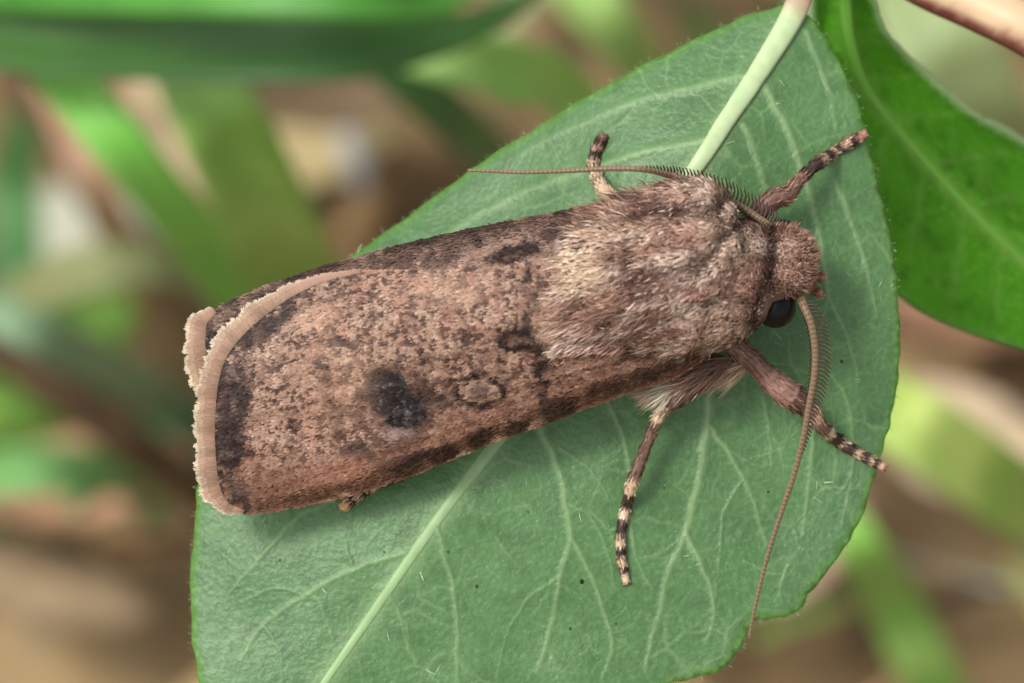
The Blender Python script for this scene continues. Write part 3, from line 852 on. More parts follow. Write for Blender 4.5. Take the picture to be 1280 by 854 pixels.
        for a in ((555, 322, 22, 10, -10, .5), (600, 300, 10, 9, 0, .6), (575, 306, 18, 8, 0, .35), (700, 290, 26, 10, -15, .6), (500, 330, 30, 8, -10, .5), (530, 300, 14, 7, 0, .5), (275, 425, 12, 12, 0, .8), (262, 412, 10, 8, 0, .6), (268, 432, 8, 16, 0, .9), (330, 375, 22, 7, -20, .6), (300, 395, 20, 7, -35, .5)):
            m(DK, blob(wx, wy, *a[:5], .3) * min(1.0, a[5] * 1.2))
    return np.clip(C * .94, .004, .8)

def make_wing(P, hf, left):
    nm = 'forewing'
    x0, y0 = P.min(0); x1, y1 = P.max(0)
    g = 9.0
    gx, gy = np.meshgrid(np.arange(x0, x1, g), np.arange(y0, y1, g))
    p = np.stack([gx.ravel(), gy.ravel()], -1) + rng.uniform(-1, 1, (gx.size, 2))
    dd, _ = polydist(P, p[:, 0], p[:, 1], True)
    p = p[inside(P, p[:, 0], p[:, 1]) & (dd > 3)]
    v, f = cdt(P, p)
    w = hf(v[:, 0], v[:, 1])
    V = PX(v[:, 0], v[:, 1], w - .05)
    a, b, c = V[f[:, 0]], V[f[:, 1]], V[f[:, 2]]
    fl = np.cross(b - a, c - a)[:, 2] < 0; f[fl] = f[fl][:, ::-1]
    C = wing_colour(v[:, 0], v[:, 1], left) * .7
    o = mesh(nm, V, f, M_scale, moth, col=C)
    o['label'] = 'far forewing tucked under the other, dark spotted front edge' if left else 'near forewing with black kidney spot and ringed spot'
    sm = o.modifiers.new('thick', 'SOLIDIFY'); sm.thickness = 0.00005; sm.offset = -1
    # scales
    sx, sy = 2.3, 1.9
    gx, gy = np.meshgrid(np.arange(x0 - 4, x1 + 4, sx), np.arange(y0 - 4, y1 + 4, sy))
    q = np.stack([gx.ravel(), gy.ravel()], -1) + rng.uniform(-1.3, 1.3, (gx.size, 2))
    q = q[inside(P, q[:, 0], q[:, 1])]
    if left:   # the part hidden under the near wing needs no scales
        yl = np.interp(q[:, 0], [230, 300, 400, 700, 900], [520, 440, 365, 345, 345])
        q = q[q[:, 1] < yl]
    x, y = q[:, 0], q[:, 1]; n = len(x)
    e = 2.0
    h = hf(x, y); hx = (hf(x + e, y) - hf(x - e, y)) / (2 * e * S); hy = -(hf(x, y + e) - hf(x, y - e)) / (2 * e * S)
    nr = norm(np.stack([-hx, -hy, np.ones(n)], -1))
    root = PX(x, y, h) + nr * rng.uniform(-.01, .02, (n, 1))
    fan = np.clip((y - 400) / 240, -1, 1)
    if left: fan = fan * 0.3
    dr = np.stack([-np.ones(n), -.2 - .25 * fan, np.zeros(n)], -1) + rng.normal(0, .17, (n, 3))
    C = wing_colour(x + rng.normal(0, .8, n), y + rng.normal(0, .8, n), left)
    C = C * np.exp(rng.normal(0, .1, (n, 1)))
    sp = rng.random(n)
    C[sp < .035] = C[sp < .035] * .45
    C[sp > .98] = np.minimum(C[sp > .98] * 1.4, .6)
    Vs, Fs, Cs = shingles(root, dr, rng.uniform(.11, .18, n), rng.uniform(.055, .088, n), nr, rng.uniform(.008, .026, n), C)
    mesh('wing_scale', Vs, Fs, M_scale, o, col=np.clip(Cs, 0, .8), smooth=False, kind='stuff')
    # fringe along the outer edge: layered, pale scalloped tips
    T = L_TERM if left else R_TERM
    tn = norm(np.gradient(T, axis=0))
    if left: on = np.stack([tn[:, 1], -tn[:, 0]], -1)
    else: on = np.stack([tn[:, 1], -tn[:, 0]], -1)
    cen = np.array([500., 440.])
    on *= np.sign(np.sum((T - cen) * on, -1))[:, None]
    nF = 4000 if left else 9000
    t = np.sort(rng.random(nF)); ii = t * (len(T) - 1); i0 = np.minimum(ii.astype(int), len(T) - 2); fr = (ii - i0)[:, None]
    q = T[i0] * (1 - fr) + T[i0 + 1] * fr; o2 = norm(on[i0] * (1 - fr) + on[i0 + 1] * fr)
    arc = np.linalg.norm(np.diff(T, axis=0), axis=1).sum()
    wid = 25.0 * np.interp(t, [0, .05, .16, .66, .84, .94, 1], [.05, .35, 1, .95, .5, .25, .1]) if not left else 27.0 * np.interp(t, [0, .2, .8, 1], [.3, .9, 1, .9])
    layer = rng.integers(0, 3, nF)
    frac = np.array([.5, .82, 1.0])[layer]
    sc = np.abs(np.sin((t * arc / 12.0 + 2 * vnoise(t * arc / 40, t * 0, 163)) * np.pi)); sc2 = fbm(t * arc / 11.0, t * 0, 161, 2)
    L = wid * S * frac * np.where(layer == 2, .74 + .16 * sc + .26 * sc2, .85 + .3 * sc2) * rng.uniform(.82, 1.06, nF)
    inw = rng.uniform(0, 4, nF)[:, None]
    x, y = (q - o2 * inw).T
    h = hf(x, y)
    x2, y2 = (q + o2 * 20).T
    slope = (hf(x2, y2) - h) / ((20 + inw[:, 0]) * S)
    slope = np.clip(slope, -.5, .1)
    root = PX(x, y, h + .06 - .022 * layer)
    jit = (fbm(t * arc / 15.0, t * 0, 165, 2) - .5) * .8
    dr = np.stack([o2[:, 0] - jit * o2[:, 1], -(o2[:, 1] + jit * o2[:, 0]), slope], -1) + rng.normal(0, .05, (nF, 3)) * np.array([1, 1, .4])
    base = np.array([srgb(146, 114, 92), srgb(156, 130, 108), srgb(178, 162, 138)])[layer]
    c0 = base * np.exp(rng.normal(0, .12, (nF, 1))) * (.75 + .5 * fbm(t * arc / 14, t * 0, 167, 3))[:, None]
    if not left:
        k = sstep(.7, .95, t)[:, None]; c0 = c0 * (1 - k) + srgb(168, 134, 116) * k
    c1 = c0 * np.array([.92, 1.05, 1.12])[layer][:, None]
    nn = np.tile([0, 0, 1.], (nF, 1))
    # blunt ends: use the shingle shape
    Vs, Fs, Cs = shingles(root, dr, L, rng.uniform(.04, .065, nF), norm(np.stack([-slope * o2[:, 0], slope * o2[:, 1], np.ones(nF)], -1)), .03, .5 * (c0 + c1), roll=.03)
    mesh('fringe', Vs, Fs, M_fur, o, col=np.clip(Cs, 0, .8), smooth=False, kind='stuff')
    return o
make_wing(L_P, lw, True)
make_wing(R_P, rw, False)

# tufts: wing bases, white flank fur ----------------------------------------
def tuft(name, n, boxes, dirn, ln, wd, cols, lab=None, wfun=None, jit=.16):
    ps, cs = [], []
    for cx, cy, rx, ry, ang, w0, ds, cc in boxes:
        k = int(n * ds)
        r = np.sqrt(rng.random(k)); a = rng.uniform(0, 2 * np.pi, k)
        dx, dy = r * np.cos(a) * rx, r * np.sin(a) * ry
        c, s = math.cos(math.radians(ang)), math.sin(math.radians(ang))
        ps.append(PX(cx + dx * c - dy * s, cy + dx * s + dy * c, w0 + rng.uniform(-.12, .12, k))); cs.append(np.tile(cols[cc], (k, 1)))
    p = np.vstack(ps); c = np.vstack(cs) * np.exp(rng.normal(0, .2, (len(p), 1)))
    dr = np.asarray(dirn) + rng.normal(0, jit, (len(p), 3))
    V, F, C = strips(p, dr, ln * rng.uniform(.6, 1.2, len(p)), wd * rng.uniform(.7, 1.3, len(p)), np.tile([0, 0, 1.], (len(p), 1)), .3, c * .7, c)
    o = mesh(name, V, F, M_fur, body_o, col=np.clip(C, 0, .85), smooth=False, kind='stuff')
    if lab: o['label'] = lab
def shawl():
    n = 3600
    x = rng.uniform(680, 790, n); y = rng.uniform(290, 455, n)
    yb = np.interp(x, [680, 720, 790], [440, 440, 440])
    ok = (rng.random(n) < sstep(682, 740, x) * (1 - .6 * sstep(400, 450, y))) & (y > 325 - (x - 690) * .4) & (y < yb)
    x, y = x[ok], y[ok]; n = len(x)
    p = PX(x, y, rw(x, y) + .05 + .25 * sstep(700, 770, x))
    dr = np.stack([-np.ones(n), -.22 + .25 * (360 - y) / 90, .18 * np.ones(n)], -1) + rng.normal(0, .2, (n, 3))
    c = fur_colour(x + rng.normal(0, 3, n), y) * np.exp(rng.normal(0, .2, (n, 1))) * .95
    V, F, C = strips(p, dr, rng.uniform(.3, .7, n), rng.uniform(.035, .06, n), np.tile([0, 0, 1.], (n, 1)), .3, c * .8, c)
    mesh('shoulder_fur', V, F, M_fur, body_o, col=np.clip(C, 0, .85), smooth=False, kind='stuff')
shawl()
cw = [srgb(206, 198, 176), srgb(120, 92, 76), srgb(168, 136, 112), srgb(196, 172, 140)]
tuft('flank_fur', 1000, [(866, 470, 20, 8, -25, -1.7, .9, 0), (850, 474, 16, 6, -25, -1.9, .5, 3), (885, 462, 22, 9, -25, -1.5, .5, 3), (895, 458, 22, 8, -25, -1.2, .5, 1), (905, 458, 30, 9, -5, -1.9, .5, 2), (930, 452, 16, 9, -5, -2.0, .4, 3)], (-.85, -.42, .0), 1.35, .045, cw, 'creamy white fur under the wing base')

# eyes ------------------------------------------------------------------
for (x, y, w) in ((969, 384, -.2), (976, 300, -.8)):
    V, F = sphere(PX(x, y, w), .7, (1, 1, 1))
    mesh('eye', V, F, M_eye, moth)

# palps -----------------------------------------------------------------
for pts, r in (([(1005, 350, -1.2), (1018, 364, -1.0), (1026, 366, -.8)], .16), ([(1008, 342, -1.3), (1020, 345, -1.2), (1027, 347, -1.1)], .13), ([(975, 296, -.6), (986, 290, -.4), (995, 285, -.3)], .2)):
    path = catmull([PX(*p) for p in pts], 10)
    V, F, ring = tube(path, np.full(10, r) * np.linspace(1.1, .75, 10), 10)
    C = srgb(150, 108, 88) * np.exp(np.random.default_rng(3).normal(0, .25, (len(V), 1)))
    po = mesh('palp', V, F, M_leg, moth, col=C)
    k = rng.integers(0, 100, 160); nr = norm(V[k] - path[ring[k]])
    cc = np.tile(srgb(168, 124, 100), (160, 1)) * np.exp(rng.normal(0, .3, (160, 1)))
    Vs, Fs, Cs = strips(V[k], nr * .7 + norm(path[-1] - path[0]), rng.uniform(.1, .25, 160), .04, nr, .2, cc * .7, cc)
    mesh('palp_fur', Vs, Fs, M_fur, po, col=Cs, smooth=False, kind='stuff')

# antennae --------------------------------------------------------------
def antenna(pts, side, tooth, tend, label):
    P3 = catmull([PX(*p) for p in pts], 160)
    seg = np.linalg.norm(np.diff(P3, axis=0), axis=1); arc = np.concatenate([[0], np.cumsum(seg)]); L = arc[-1]
    u = np.linspace(0, L, 420); P = np.stack([np.interp(u, arc, P3[:, i]) for i in range(3)], -1)
    t = u / L
    r = np.interp(t, [0, .02, .08, .5, 1], [.15, .14, .125, .095, .05])
    ann = 0.5 + 0.5 * np.sin(u / .16 * 2 * np.pi)
    V, F, ring = tube(P, r * (1 + .03 * ann), 10)
    T = norm(np.gradient(P, axis=0))
    c1, c2 = srgb(104, 84, 64), srgb(150, 124, 96)
    up = norm(V - P[ring])[:, 2:3]
    stripe = sstep(.2, .8, up[:, 0])[:, None] * (.5 + .5 * ann[ring])[:, None]
    C = c2 * (1 - stripe) + c1 * .65 * stripe
    o = mesh('antenna', V, F, M_ant, moth, col=C); o['label'] = label
    vs, fs, cs, k = [], [], [], 0
    pos = np.arange(.2, tend * L, .138)
    for sgn, dz, kl in ((1, .15, 1.0), (-1, -1.1, .55)):
        for a in pos:
            p = np.array([np.interp(a, u, P[:, i]) for i in range(3)]); tg = np.array([np.interp(a, u, T[:, i]) for i in range(3)])
            sd = norm(np.cross(tg, [0, 0, 1.])) * side * sgn
            ln = tooth * kl * np.interp(a / (tend * L), [0, .12, .4, .7, 1], [.6, .95, 1, .6, .1]) * rng.uniform(.93, 1.07)
            d0 = norm(sd + tg * .25 + np.array([0, 0, dz]))
            q = np.stack([p, p + d0 * ln * .55, p + norm(d0 + tg * .25) * ln])
            a_, b_, ring2 = tube(q, [.044, .038, .018], 5, caps=False)
            vs.append(a_); fs.append(b_[0] + k); k += len(a_); cs.append(np.tile(srgb(58, 42, 32), (len(a_), 1)))
            # fine cilia on each tooth
            for e in (.35, .6, .85):
                z = p + d0 * ln * e
                a_, b_, ring2 = tube(np.stack([z, z + norm(tg + d0 * .3) * .07]), [.008, .004], 3, caps=False)
                vs.append(a_); fs.append(b_[0] + k); k += len(a_); cs.append(np.tile(srgb(130, 104, 80), (len(a_), 1)))
    mesh('comb_tooth', np.vstack(vs), np.vstack(fs), M_ant, o, col=np.vstack(cs), kind='stuff')
antenna([(1000, 372, .1), (1006, 385, .3), (1014, 405, .35), (1019, 435, .2), (1018, 470, 0), (1011, 510, -.3), (1004, 548, -.6), (993, 592, -1.0), (979, 634, -1.4), (964, 680, -1.8), (951, 728, -2.2), (942, 768, -2.5), (937, 797, -2.8)],
        -1, .6, .48, 'antenna swept down across the leaf')
antenna([(980, 300, -.1), (968, 288, -.3), (950, 274, -.8), (918, 253, -.9), (882, 234, -.8), (850, 223, -.5), (830, 217, -.1), (800, 211.5, .3), (760, 211, 0), (700, 214, -.5), (650, 215.5, -1.0), (615, 214, -1.4), (585, 213, -1.7)],
        1, .64, .52, 'antenna swept back over the shoulder')

# legs --------------------------------------------------------------------
def leg(pts, bands, label, fur=1.0):
    """pts: (px x, px y, w, radius px); bands: (t0, t1, colour)"""
    A = catmull([(*PX(p[0], p[1], p[2]), p[3] * S) for p in pts], 120)
    seg = np.linalg.norm(np.diff(A[:, :3], axis=0), axis=1); arc = np.concatenate([[0], np.cumsum(seg)]); t = arc / arc[-1]
    path, r = A[:, :3], A[:, 3]
    for a, b, c in bands:            # each segment swells a little towards its far joint
        r = r * (1 + .1 * np.exp(-((t - b) / .012) ** 2))
    V, F, ring = tube(path, r, 12)
    def colr(tt):
        C = np.tile(srgb(112, 82, 68), (len(tt), 1))
        for a, b, c in bands:
            k = sstep(a - .008, a + .008, tt) * (1 - sstep(b - .008, b + .008, tt))
            C = C + (srgb(*c) - C) * k[:, None]
        return C
    C = colr(t[ring]) * np.exp(rng.normal(0, .12, (len(V), 1))) * .85
    o = mesh('leg', V, F, M_leg, moth, col=C); o['label'] = label
    n = int(1500 * fur)
    k = rng.integers(0, len(path) * 12, n); p = V[k]; rg = ring[k]; nr = norm(p - path[rg])
    T = norm(np.gradient(path, axis=0))[rg]
    cc = colr(np.clip(t[rg] + rng.normal(0, .006, n), 0, 1)) * np.exp(rng.normal(0, .34, (n, 1))) * (.6 + .8 * fbm(V[k][:, 0] * 4, V[k][:, 1] * 4 + V[k][:, 2] * 3, 171, 2))[:, None]
    rr = r[rg]
    V2, F2, C2 = strips(p - nr * .01, T + nr * rng.uniform(.05, .35, (n, 1)) + rng.normal(0, .12, (n, 3)), (.12 + .55 * rr) * rng.uniform(.6, 1.2, n) * (1 - .65 * sstep(.92, 1, t[rg])), .05, nr, .1, cc * .8, cc)
    mesh('leg_scale', V2, F2, M_fur, o, col=np.clip(C2, 0, .8), smooth=False, kind='stuff')
    tip = path[-1]; td = norm(path[-1] - path[-4]); sd = norm(np.cross(td, [0, 0, 1.]))
    cl = []
    for sg in (-1, 1):
        q = np.stack([tip, tip + (td * .6 + sd * sg * .5) * .12, tip + (td * .75 + sd * sg * .9 + np.array([0, 0, -.5])) * .17])
        cl.append(tube(q, [.028, .02, .006], 6)[:2])
    for a_, b_ in cl:
        mesh('claw', a_, b_, M_leg, o, col=np.tile(srgb(74, 50, 38), (len(a_), 1)))
    m = 46
    k = rng.integers(30 * 12, len(path) * 12, m); p = V[k]; rg = ring[k]; nr = norm(p - path[rg]); T = norm(np.gradient(path, axis=0))[rg]
    cc = np.tile(srgb(60, 44, 38), (m, 1))
    V2, F2, C2 = strips(p, T * .8 + nr, rng.uniform(.12, .22, m), .022, nr, .1, cc, cc)
    mesh('spine', V2, F2, M_leg, o, col=C2, kind='stuff')

def lf(x, y, r): return float(leaf_w(x, y)) + r * S * .9
PALE, PINK, DARK, BRN = (214, 184, 152), (196, 158, 134), (66, 50, 44), (124, 92, 78)
leg([(915, 430, -1.2, 14), (938, 448, -1.4, 12), (955, 466, -1.6, 13), (975, 485, -1.8, 16.5), (995, 499, -2.0, 15), (1010, 511, -2.2, 10), (1028, 534, -2.6, 8), (1048, 551, lf(1048, 551, 7), 7), (1068, 564, lf(1068, 564, 6.5), 6.5), (1088, 575, lf(1088, 575, 5.5), 5.5), (1105, 584, lf(1105, 584, 5), 5)],
    [(0, .22, BRN), (.22, .36, (146, 112, 98)), (.36, .44, (98, 72, 62)), (.44, .53, (172, 138, 116)), (.53, .6, (116, 90, 78)), (.61, .665, PALE), (.665, .765, DARK), (.765, .80, PALE), (.80, .855, DARK), (.855, .885, PALE), (.885, .925, DARK), (.925, .945, PALE), (.945, .975, DARK), (.975, 1, PINK)], 'front leg with pale bands reaching over the leaf edge')
leg([(900, 450, -1.5, 14), (880, 468, -1.5, 14), (858, 488, -1.6, 13), (838, 505, -1.8, 9.5), (826, 516, -1.9, 7.5), (815, 540, -2.1, 6.8), (803, 570, -2.3, 7), (791, 602, -2.5, 7), (783, 632, lf(783, 632, 6.5), 6.2), (777, 660, lf(777, 660, 6), 5.8), (776, 690, lf(776, 690, 5.4), 5.4), (779, 710, lf(779, 710, 5), 5), (783, 728, lf(783, 728, 4.5), 4.4)],
    [(0, .26, (110, 82, 70)), (.26, .335, PALE), (.335, .56, (116, 88, 74)), (.56, .635, PALE), (.635, .715, DARK), (.715, .765, PALE), (.765, .82, DARK), (.82, .865, PALE), (.865, .90, DARK), (.90, .935, PALE), (.935, .962, DARK), (.962, 1, PALE)], 'long middle leg with cream and dark bands stretched down the leaf')
leg([(560, 560, -1.9, 7), (510, 590, -2.3, 7), (478, 602, -2.5, 6.5), (462, 610, -2.6, 6.5), (448, 618, -2.7, 6.4), (436, 627, -2.7, 6.4), (427, 635, -2.75, 5.8)],
    [(0, .64, DARK), (.64, .72, PALE), (.72, .79, DARK), (.79, .86, PALE), (.86, .91, DARK), (.91, 1, (220, 180, 128))], 'hind leg tip poking out under the wing', .7)
leg([(925, 300, -1.5, 12), (945, 270, -1.6, 12), (965, 250, -1.7, 13), (984, 243, -1.9, 10), (996, 229, -2.2, 7.5), (1010, 214, -2.5, 7.2), (1024, 203, -2.8, 7.5), (1042, 191, lf(1042, 191, 6.5), 6.5), (1062, 178, lf(1062, 178, 6), 6), (1082, 167, lf(1082, 167, 5.5), 5.5)],
    [(0, .3, BRN), (.3, .47, (142, 108, 92)), (.47, .6, DARK), (.6, .67, PINK), (.67, .76, DARK), (.76, .81, PINK), (.81, .865, DARK), (.865, .895, PINK), (.895, .935, DARK), (.935, 1, (170, 124, 104))], 'banded front leg reaching towards the leaf stalk')
leg([(800, 290, -1.8, 10), (775, 262, -2.2, 9), (763, 247, -2.5, 8.5), (752, 233, -3.0, 8), (745, 218, lf(745, 218, 8), 7.2), (742, 205, lf(742, 205, 7), 7), (744, 192, lf(744, 192, 6.4), 6.6), (749, 181, lf(749, 181, 6.4), 6.4), (755, 170, lf(755, 170, 6), 5.6)],
    [(0, .42, PALE), (.42, .5, (200, 178, 148)), (.5, .58, (150, 124, 104)), (.58, .7, PALE), (.7, .76, DARK), (.76, .8, PALE), (.8, .87, DARK), (.87, .9, PINK), (.9, .96, DARK), (.96, 1, BRN)], 'middle leg with dark rings curled up on the far side')
leg([(640, 330, -1.6, 7), (600, 330, -2.2, 7), (560, 340, -3.2, 6), (530, 350, -4, 5.5)], [(.4, .6, PALE), (.7, .8, PALE)], 'hind leg tucked under the wing', .4)

# ------------------------------------------------------------------ background plants
def blade(name, pts, wpx, c1, c2, label, cat, roll=0.0, fold=0.18, transl=0.35, rough=.45, group=None, taper=(.8, .3), spec=.35):
    """pts: (px x, px y, w or None for the ground); wpx: width in photo pixels (at the depth of each point)"""
    P = []
    for x, y, w in pts:
        w = ground_w(x, y) - 2 if w is None else max(w * 1.35, ground_w(x, y) + 12)
        P.append(PX(x, y, w))
    P = np.array(P); W = np.interp(np.linspace(0, 1, 48), np.linspace(0, 1, len(wpx)), wpx) * S
    C = catmull(P, 48)
    W = W * (D - C[:, 2]) / D
    T = norm(np.gradient(C, axis=0))
    side = norm(np.cross(T, [0, 0, 1.])); up = np.cross(side, T)
    s2 = side * math.cos(roll) + up * math.sin(roll); u2 = -side * math.sin(roll) + up * math.cos(roll)
    a = np.linspace(-1, 1, 7)
    V = C[:, None] + s2[:, None] * (a[None, :, None] * W[:, None, None] / 2) + u2[:, None] * ((np.abs(a) - .5)[None, :, None] * W[:, None, None] * fold)
    i = np.arange(47)[:, None] * 7; j = np.arange(6)[None]
    F = np.stack([i + j, i + j + 1, i + 8 + j, i + 7 + j], -1).reshape(-1, 4)
    gain = 1.0 if 'dry' in name else 1.3
    lf_ = lambda c: np.clip(srgb(*c) * gain + .3 * srgb(*c).mean() * (gain > 1), 0, .5)
    m = plain_mat(name, lf_(c1), lf_(c2), 140, rough=rough, spec=spec, transl=transl * .4)
    root = WORLD(C[0] if pts[0][2] is None else C[-1])
    o = mesh(name, V.reshape(-1, 3), F, m, base=root)
    sm = o.modifiers.new('thick', 'SOLIDIFY'); sm.thickness = 0.0002; sm.offset = 0
    tag(o, label, cat, group)
    return o

def stalk(name, pts, rpx, c1, c2, label, cat):
    P = []
    for x, y, w in pts:
        w = ground_w(x, y) - 1 if w is None else max(w * 1.2, ground_w(x, y) + 4)
        P.append(PX(x, y, w))
    C = catmull(np.array(P), 40)
    R = np.interp(np.linspace(0, 1, 40), np.linspace(0, 1, len(rpx)), rpx) * S * (D - C[:, 2]) / D
    R = R * (1 + .12 * (vnoise(np.linspace(0, 9, 40), np.zeros(40), 5) - .5))
    V, F, ring = tube(C, R, 12)
    m = plain_mat(name, srgb(*c1), srgb(*c2), 220, rough=.7, spec=.2, bump=.0003)
    root = WORLD(C[0] if pts[0][2] is None else C[-1])
    o = mesh(name, V, F, m, base=root)
    return tag(o, label, cat)

blade('grass_blade', [(-420, 200, None), (-260, 60, -60), (-80, 40, -50), (150, 56, -46), (330, 62, -44), (470, 58, -44), (600, 30, -46), (680, -20, -48)], [40, 80, 100, 96, 92, 80, 40, 10], (34, 72, 14), (46, 86, 20), 'broad dark green blade lying level behind the other grass tops', 'grass blade', roll=.25)
blade('grass_blade', [(-480, 100, None), (-280, -40, -70), (-60, -18, -50), (200, -14, -42), (420, -8, -40), (545, -6, -42), (640, -60, -45)], [30, 50, 60, 64, 60, 50, 20], (44, 104, 16), (58, 122, 22), 'bright green blade above the broad dark one', 'grass blade', roll=-.2)
blade('grass_blade', [(1000, 560, None), (850, 330, -90), (720, 130, -58), (640, 88, -50), (540, 66, -48), (430, 40, -52), (300, 10, -60)], [30, 60, 66, 78, 66, 50, 20], (98, 158, 48), (120, 180, 66), 'light green blade pointing towards the veined leaf', 'grass blade', roll=.3)
blade('grass_blade', [(760, 420, None), (680, 290, -100), (600, 185, -72), (530, 120, -64), (450, 50, -62), (400, -20, -64)], [40, 66, 70, 70, 60, 20], (34, 74, 28), (48, 92, 36), 'dark green blade slanting under the light one', 'grass blade', roll=-.5)
blade('grass_blade', [(440, 560, None), (395, 420, -84), (345, 300, -58), (290, 180, -50), (245, 100, -50), (190, -10, -56)], [80, 105, 118, 112, 96, 60], (98, 138, 38), (120, 158, 58), 'wide olive green blade rising behind the wing', 'grass blade', roll=-.1)
blade('grass_blade', [(400, 540, None), (320, 410, -78), (262, 318, -58), (170, 205, -50), (85, 105, -50), (10, 40, -54), (-80, -30, -60)], [54, 64, 66, 68, 66, 50, 20], (78, 160, 30), (100, 182, 44), 'bright green blade slanting beside the wide olive one', 'grass blade', roll=.15)
blade('grass_blade', [(330, 600, None), (250, 530, -100), (150, 468, -78), (40, 412, -70), (-90, 350, -74), (-200, 300, -90)], [40, 54, 58, 56, 44, 20], (88, 116, 80), (104, 132, 94), 'pale grey green blade crossing behind the wing tip', 'grass blade', roll=.2)
blade('grass_blade', [(1500, 800, None), (1400, 715, -90), (1280, 630, -66), (1190, 565, -60), (1110, 510, -60), (1020, 440, -70), (960, 400, -80)], [50, 84, 96, 98, 92, 70, 30], (112, 180, 30), (134, 200, 48), 'wide yellow green blade slanting beside the veined leaf', 'grass blade', roll=-.2)
blade('grass_blade', [(1210, 940, None), (1165, 850, -104), (1120, 760, -84), (1080, 690, -74), (1020, 600, -76), (980, 520, -84)], [50, 72, 70, 62, 40, 14], (100, 168, 36), (120, 184, 60), 'short yellow green blade below the veined leaf edge', 'grass blade', roll=.3)
blade('grass_blade', [(60, 560, None), (30, 400, -120), (20, 240, -100), (40, 150, -96), (80, 60, -98)], [50, 70, 76, 60, 30], (52, 100, 44), (74, 122, 60), 'dull green blade standing beside the dark stalk', 'grass blade', roll=.4)
blade('grass_blade', [(90, 700, None), (70, 620, -128), (130, 575, -118), (230, 560, -116), (320, 570, -124)], [50, 80, 90, 70, 20], (60, 110, 50), (84, 136, 66), 'low green blade bent over the litter', 'grass blade', roll=.5)
blade('dry_grass_blade', [(300, 560, None), (215, 430, -96), (150, 300, -84), (105, 205, -80), (60, 110, -84), (10, 10, -92)], [30, 42, 48, 46, 36, 16], (164, 128, 98), (190, 154, 124), 'pinkish tan dry blade slanting beside the dark stalk', 'grass blade', roll=.2, transl=.15)
blade('dry_grass_blade', [(300, 380, None), (240, 250, -110), (205, 170, -104), (180, 120, -104), (150, 40, -110)], [24, 36, 40, 34, 16], (190, 158, 120), (206, 176, 140), 'straw coloured dry blade between two green blades', 'grass blade', roll=.1, transl=.15)
blade('grass_blade', [(200, 660, None), (160, 600, -90), (60, 585, -84), (-60, 600, -86), (-160, 640, -92)], [40, 60, 64, 60, 30], (86, 138, 64), (108, 160, 84), 'soft green blade bent low below the thick dead stalk', 'grass blade', roll=.3)
blade('grass_blade', [(-60, 520, None), (0, 400, -90), (90, 345, -84), (180, 330, -84), (250, 350, -88)], [40, 60, 66, 56, 20], (116, 122, 70), (134, 138, 84), 'yellowish fading blade arching left of the wide olive one', 'grass blade', roll=.3, transl=.25)
blade('grass_blade', [(900, 300, None), (820, 120, -96), (770, 40, -90), (720, -20, -90), (660, -90, -94)], [40, 60, 70, 70, 40], (104, 138, 52), (128, 156, 70), 'olive green blade passing behind the stalk end of the veined leaf', 'grass blade', roll=-.3)
blade('grass_blade', [(1330, 330, None), (1260, 200, -80), (1200, 90, -72), (1150, 0, -72), (1110, -80, -76)], [60, 110, 130, 120, 60], (112, 128, 76), (132, 146, 92), 'dull sage blade seen between the pinkish stem and the bright leaf', 'grass blade', roll=.2)
blade('grass_blade', [(700, -260, None), (690, -140, -110), (660, -20, -100), (600, 40, -98), (560, 30, -100)], [40, 60, 56, 40, 14], (118, 134, 84), (138, 150, 100), 'pale straw green blade behind the light green one', 'grass blade', roll=-.3)
stalk('dead_stalk', [(330, 560, None), (250, 420, -112), (150, 290, -108), (60, 160, -106), (0, 70, -106), (-80, -30, -110)], [18, 21, 22, 21, 18, 14], (84, 66, 48), (110, 88, 64), 'dark brown dead stalk slanting behind the bright green blade', 'dead stalk')
stalk('dead_stalk', [(420, 760, None), (300, 660, -112), (180, 565, -98), (60, 478, -96), (-60, 395, -100), (-220, 300, -112)], [24, 28, 29, 28, 26, 20], (70, 52, 34), (92, 72, 50), 'thick brown dead stalk below the pale grey green blade', 'dead stalk')
stalk('twig_piece', [(980, 640, None), (1040, 700, -118), (1095, 765, -112), (1150, 840, -120), (1190, 900, None)], [8, 11, 11, 10, 8], (66, 52, 40), (90, 72, 54), 'thin dark twig slanting under the short yellow green blade', 'twig')
stalk('twig_piece', [(1060, 800, None), (1110, 778, -122), (1180, 750, -118), (1260, 726, -120), (1360, 700, None)], [8, 11, 12, 11, 9], (60, 46, 38), (84, 66, 52), 'dark twig lying across the litter', 'twig')
stalk('twig_piece', [(90, 672, None), (150, 682, -132), (210, 678, -132), (262, 668, None)], [6, 9, 7, 5], (110, 60, 46), (136, 80, 60), 'small reddish twig in the litter beside the leaf margin', 'twig')

# ------------------------------------------------------------------ leaf litter
def dead_leaf_mesh(L, W, curl, seed):
    r = np.random.default_rng(seed)
    a = np.linspace(0, 1, 9); b = np.linspace(-1, 1, 5)
    A, B = np.meshgrid(a, b, indexing='ij')
    hw = W / 2 * np.sin(np.pi * np.clip(A, .03, .97)) ** .8
    X = (A - .5) * L; Y = B * hw; Z = curl * L * ((A - .5) ** 2 + .6 * B ** 2 * (W / L)) + r.normal(0, .012 * L, A.shape)
    i = np.arange(8)[:, None] * 5; j = np.arange(4)[None]
    return np.stack([X, Y, Z], -1).reshape(-1, 3), np.stack([i + j, i + j + 1, i + 6 + j, i + 5 + j], -1).reshape(-1, 4)
litter_cols = [(170, 146, 108), (142, 116, 82), (104, 82, 56), (196, 176, 138), (60, 46, 34), (158, 122, 94), (140, 128, 92), (214, 196, 162), (100, 100, 60), (112, 138, 70), (92, 124, 56), (60, 70, 36)]
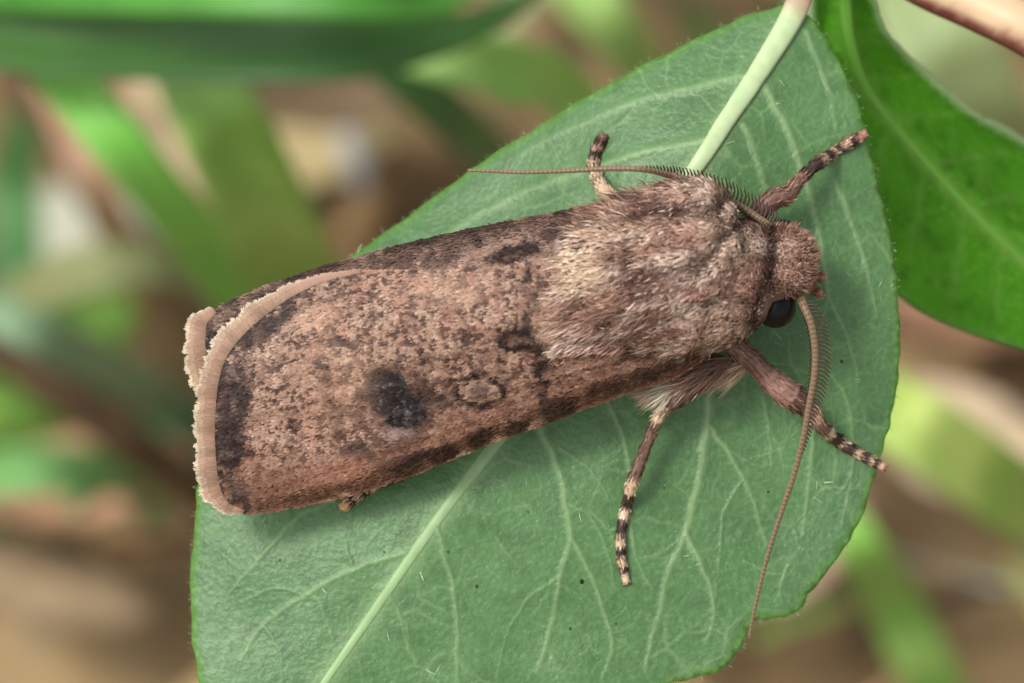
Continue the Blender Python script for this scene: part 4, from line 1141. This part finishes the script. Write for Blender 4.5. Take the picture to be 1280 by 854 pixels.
def litter():
    vs, fs, cs, k = [], [], [], 0
    r = np.random.default_rng(11)
    protos = [dead_leaf_mesh(1, w, c, i) for i, (w, c) in enumerate([(.5, .3), (.05, .15), (.6, -.3), (.1, .2), (.25, -.4)])]
    for q in range(5200):
        v, f = protos[r.integers(0, 5)]
        rad = 0.28 * math.sqrt(r.random())
        an = r.uniform(0, 2 * np.pi)
        c = np.array([rad * math.cos(an), 0.09 + rad * math.sin(an), r.uniform(.0, .007)])
        e = Matrix.Rotation(r.uniform(0, 6.28), 3, 'Z') @ Matrix.Rotation(r.normal(0, .35), 3, 'X') @ Matrix.Rotation(r.normal(0, .3), 3, 'Y')
        s = r.uniform(.005, .014)
        vv = (v * s) @ np.array(e).T + c
        vs.append(vv); fs.append(f + k); k += len(v)
        cc = srgb(*litter_cols[r.integers(0, len(litter_cols))]) * 1.4 * math.exp(r.normal(0, .45))
        cs.append(np.tile(cc, (len(v), 1)))
    m = col_mat('dead_leaf', rough=.75, spec=.15, transl=.1)
    o = mesh('leaf_litter', np.vstack(vs), np.vstack(fs), m, raw=True, col=np.clip(np.vstack(cs), 0, .5))
    tag(o, 'brown and tan dead leaf litter covering the ground', 'litter', kind='stuff')
litter()
def dry_leaf(x, y, lift, L, W, curl, rot, c, label, tilt=(0, 0)):
    L, W = L * .62, W * .62
    v, f = dead_leaf_mesh(L, W, curl, int(x))
    w = ground_w(x, y)
    base = WORLD(PX(x, y, w)) + np.array([0, 0, lift])
    e = Matrix.Rotation(rot, 3, 'Z') @ Matrix.Rotation(tilt[0], 3, 'X') @ Matrix.Rotation(tilt[1], 3, 'Y')
    m = plain_mat('dry_leaf', srgb(*c) * np.array([.75, .82, .82]), srgb(*c) * np.array([1.1, 1.2, 1.2]), 400, rough=.7, spec=.2, transl=.15)
    o = mesh('dry_leaf', v @ np.array(e).T + base, f, m, raw=True, base=base)
    o.modifiers.new('thick', 'SOLIDIFY').thickness = 0.0003
    tag(o, label, 'dead leaf')
dry_leaf(110, 735, .010, .022, .010, .3, .2, (196, 146, 116), 'pinkish brown dead leaf on the ground beside the veined leaf')
dry_leaf(70, 815, .008, .020, .009, -.3, -.3, (150, 124, 96), 'pale tan dead leaf below the pinkish brown one')
dry_leaf(450, 265, .012, .024, .012, .3, .5, (116, 94, 70), 'brown dead leaf on the ground behind the upper leaf margin')
dry_leaf(440, 200, .012, .018, .008, -.3, 1.2, (104, 94, 78), 'grey dead leaf on the ground behind the grass blades')
dry_leaf(960, 830, .010, .020, .010, .3, .6, (196, 160, 134), 'pale pinkish dead leaf under the notch in the veined leaf')
dry_leaf(1000, 640, .012, .022, .011, .2, 1.0, (190, 140, 112), 'rosy brown dead leaf between the yellow green blades')
dry_leaf(1240, 500, .012, .024, .012, -.3, .2, (150, 110, 86), 'reddish brown dead leaf behind the wide yellow green blade')
dry_leaf(1180, 690, .010, .022, .012, .3, -.5, (206, 176, 146), 'cream dead leaf beside the dark twig')
for o in bpy.data.objects:
    if '_base' in o: del o['_base']
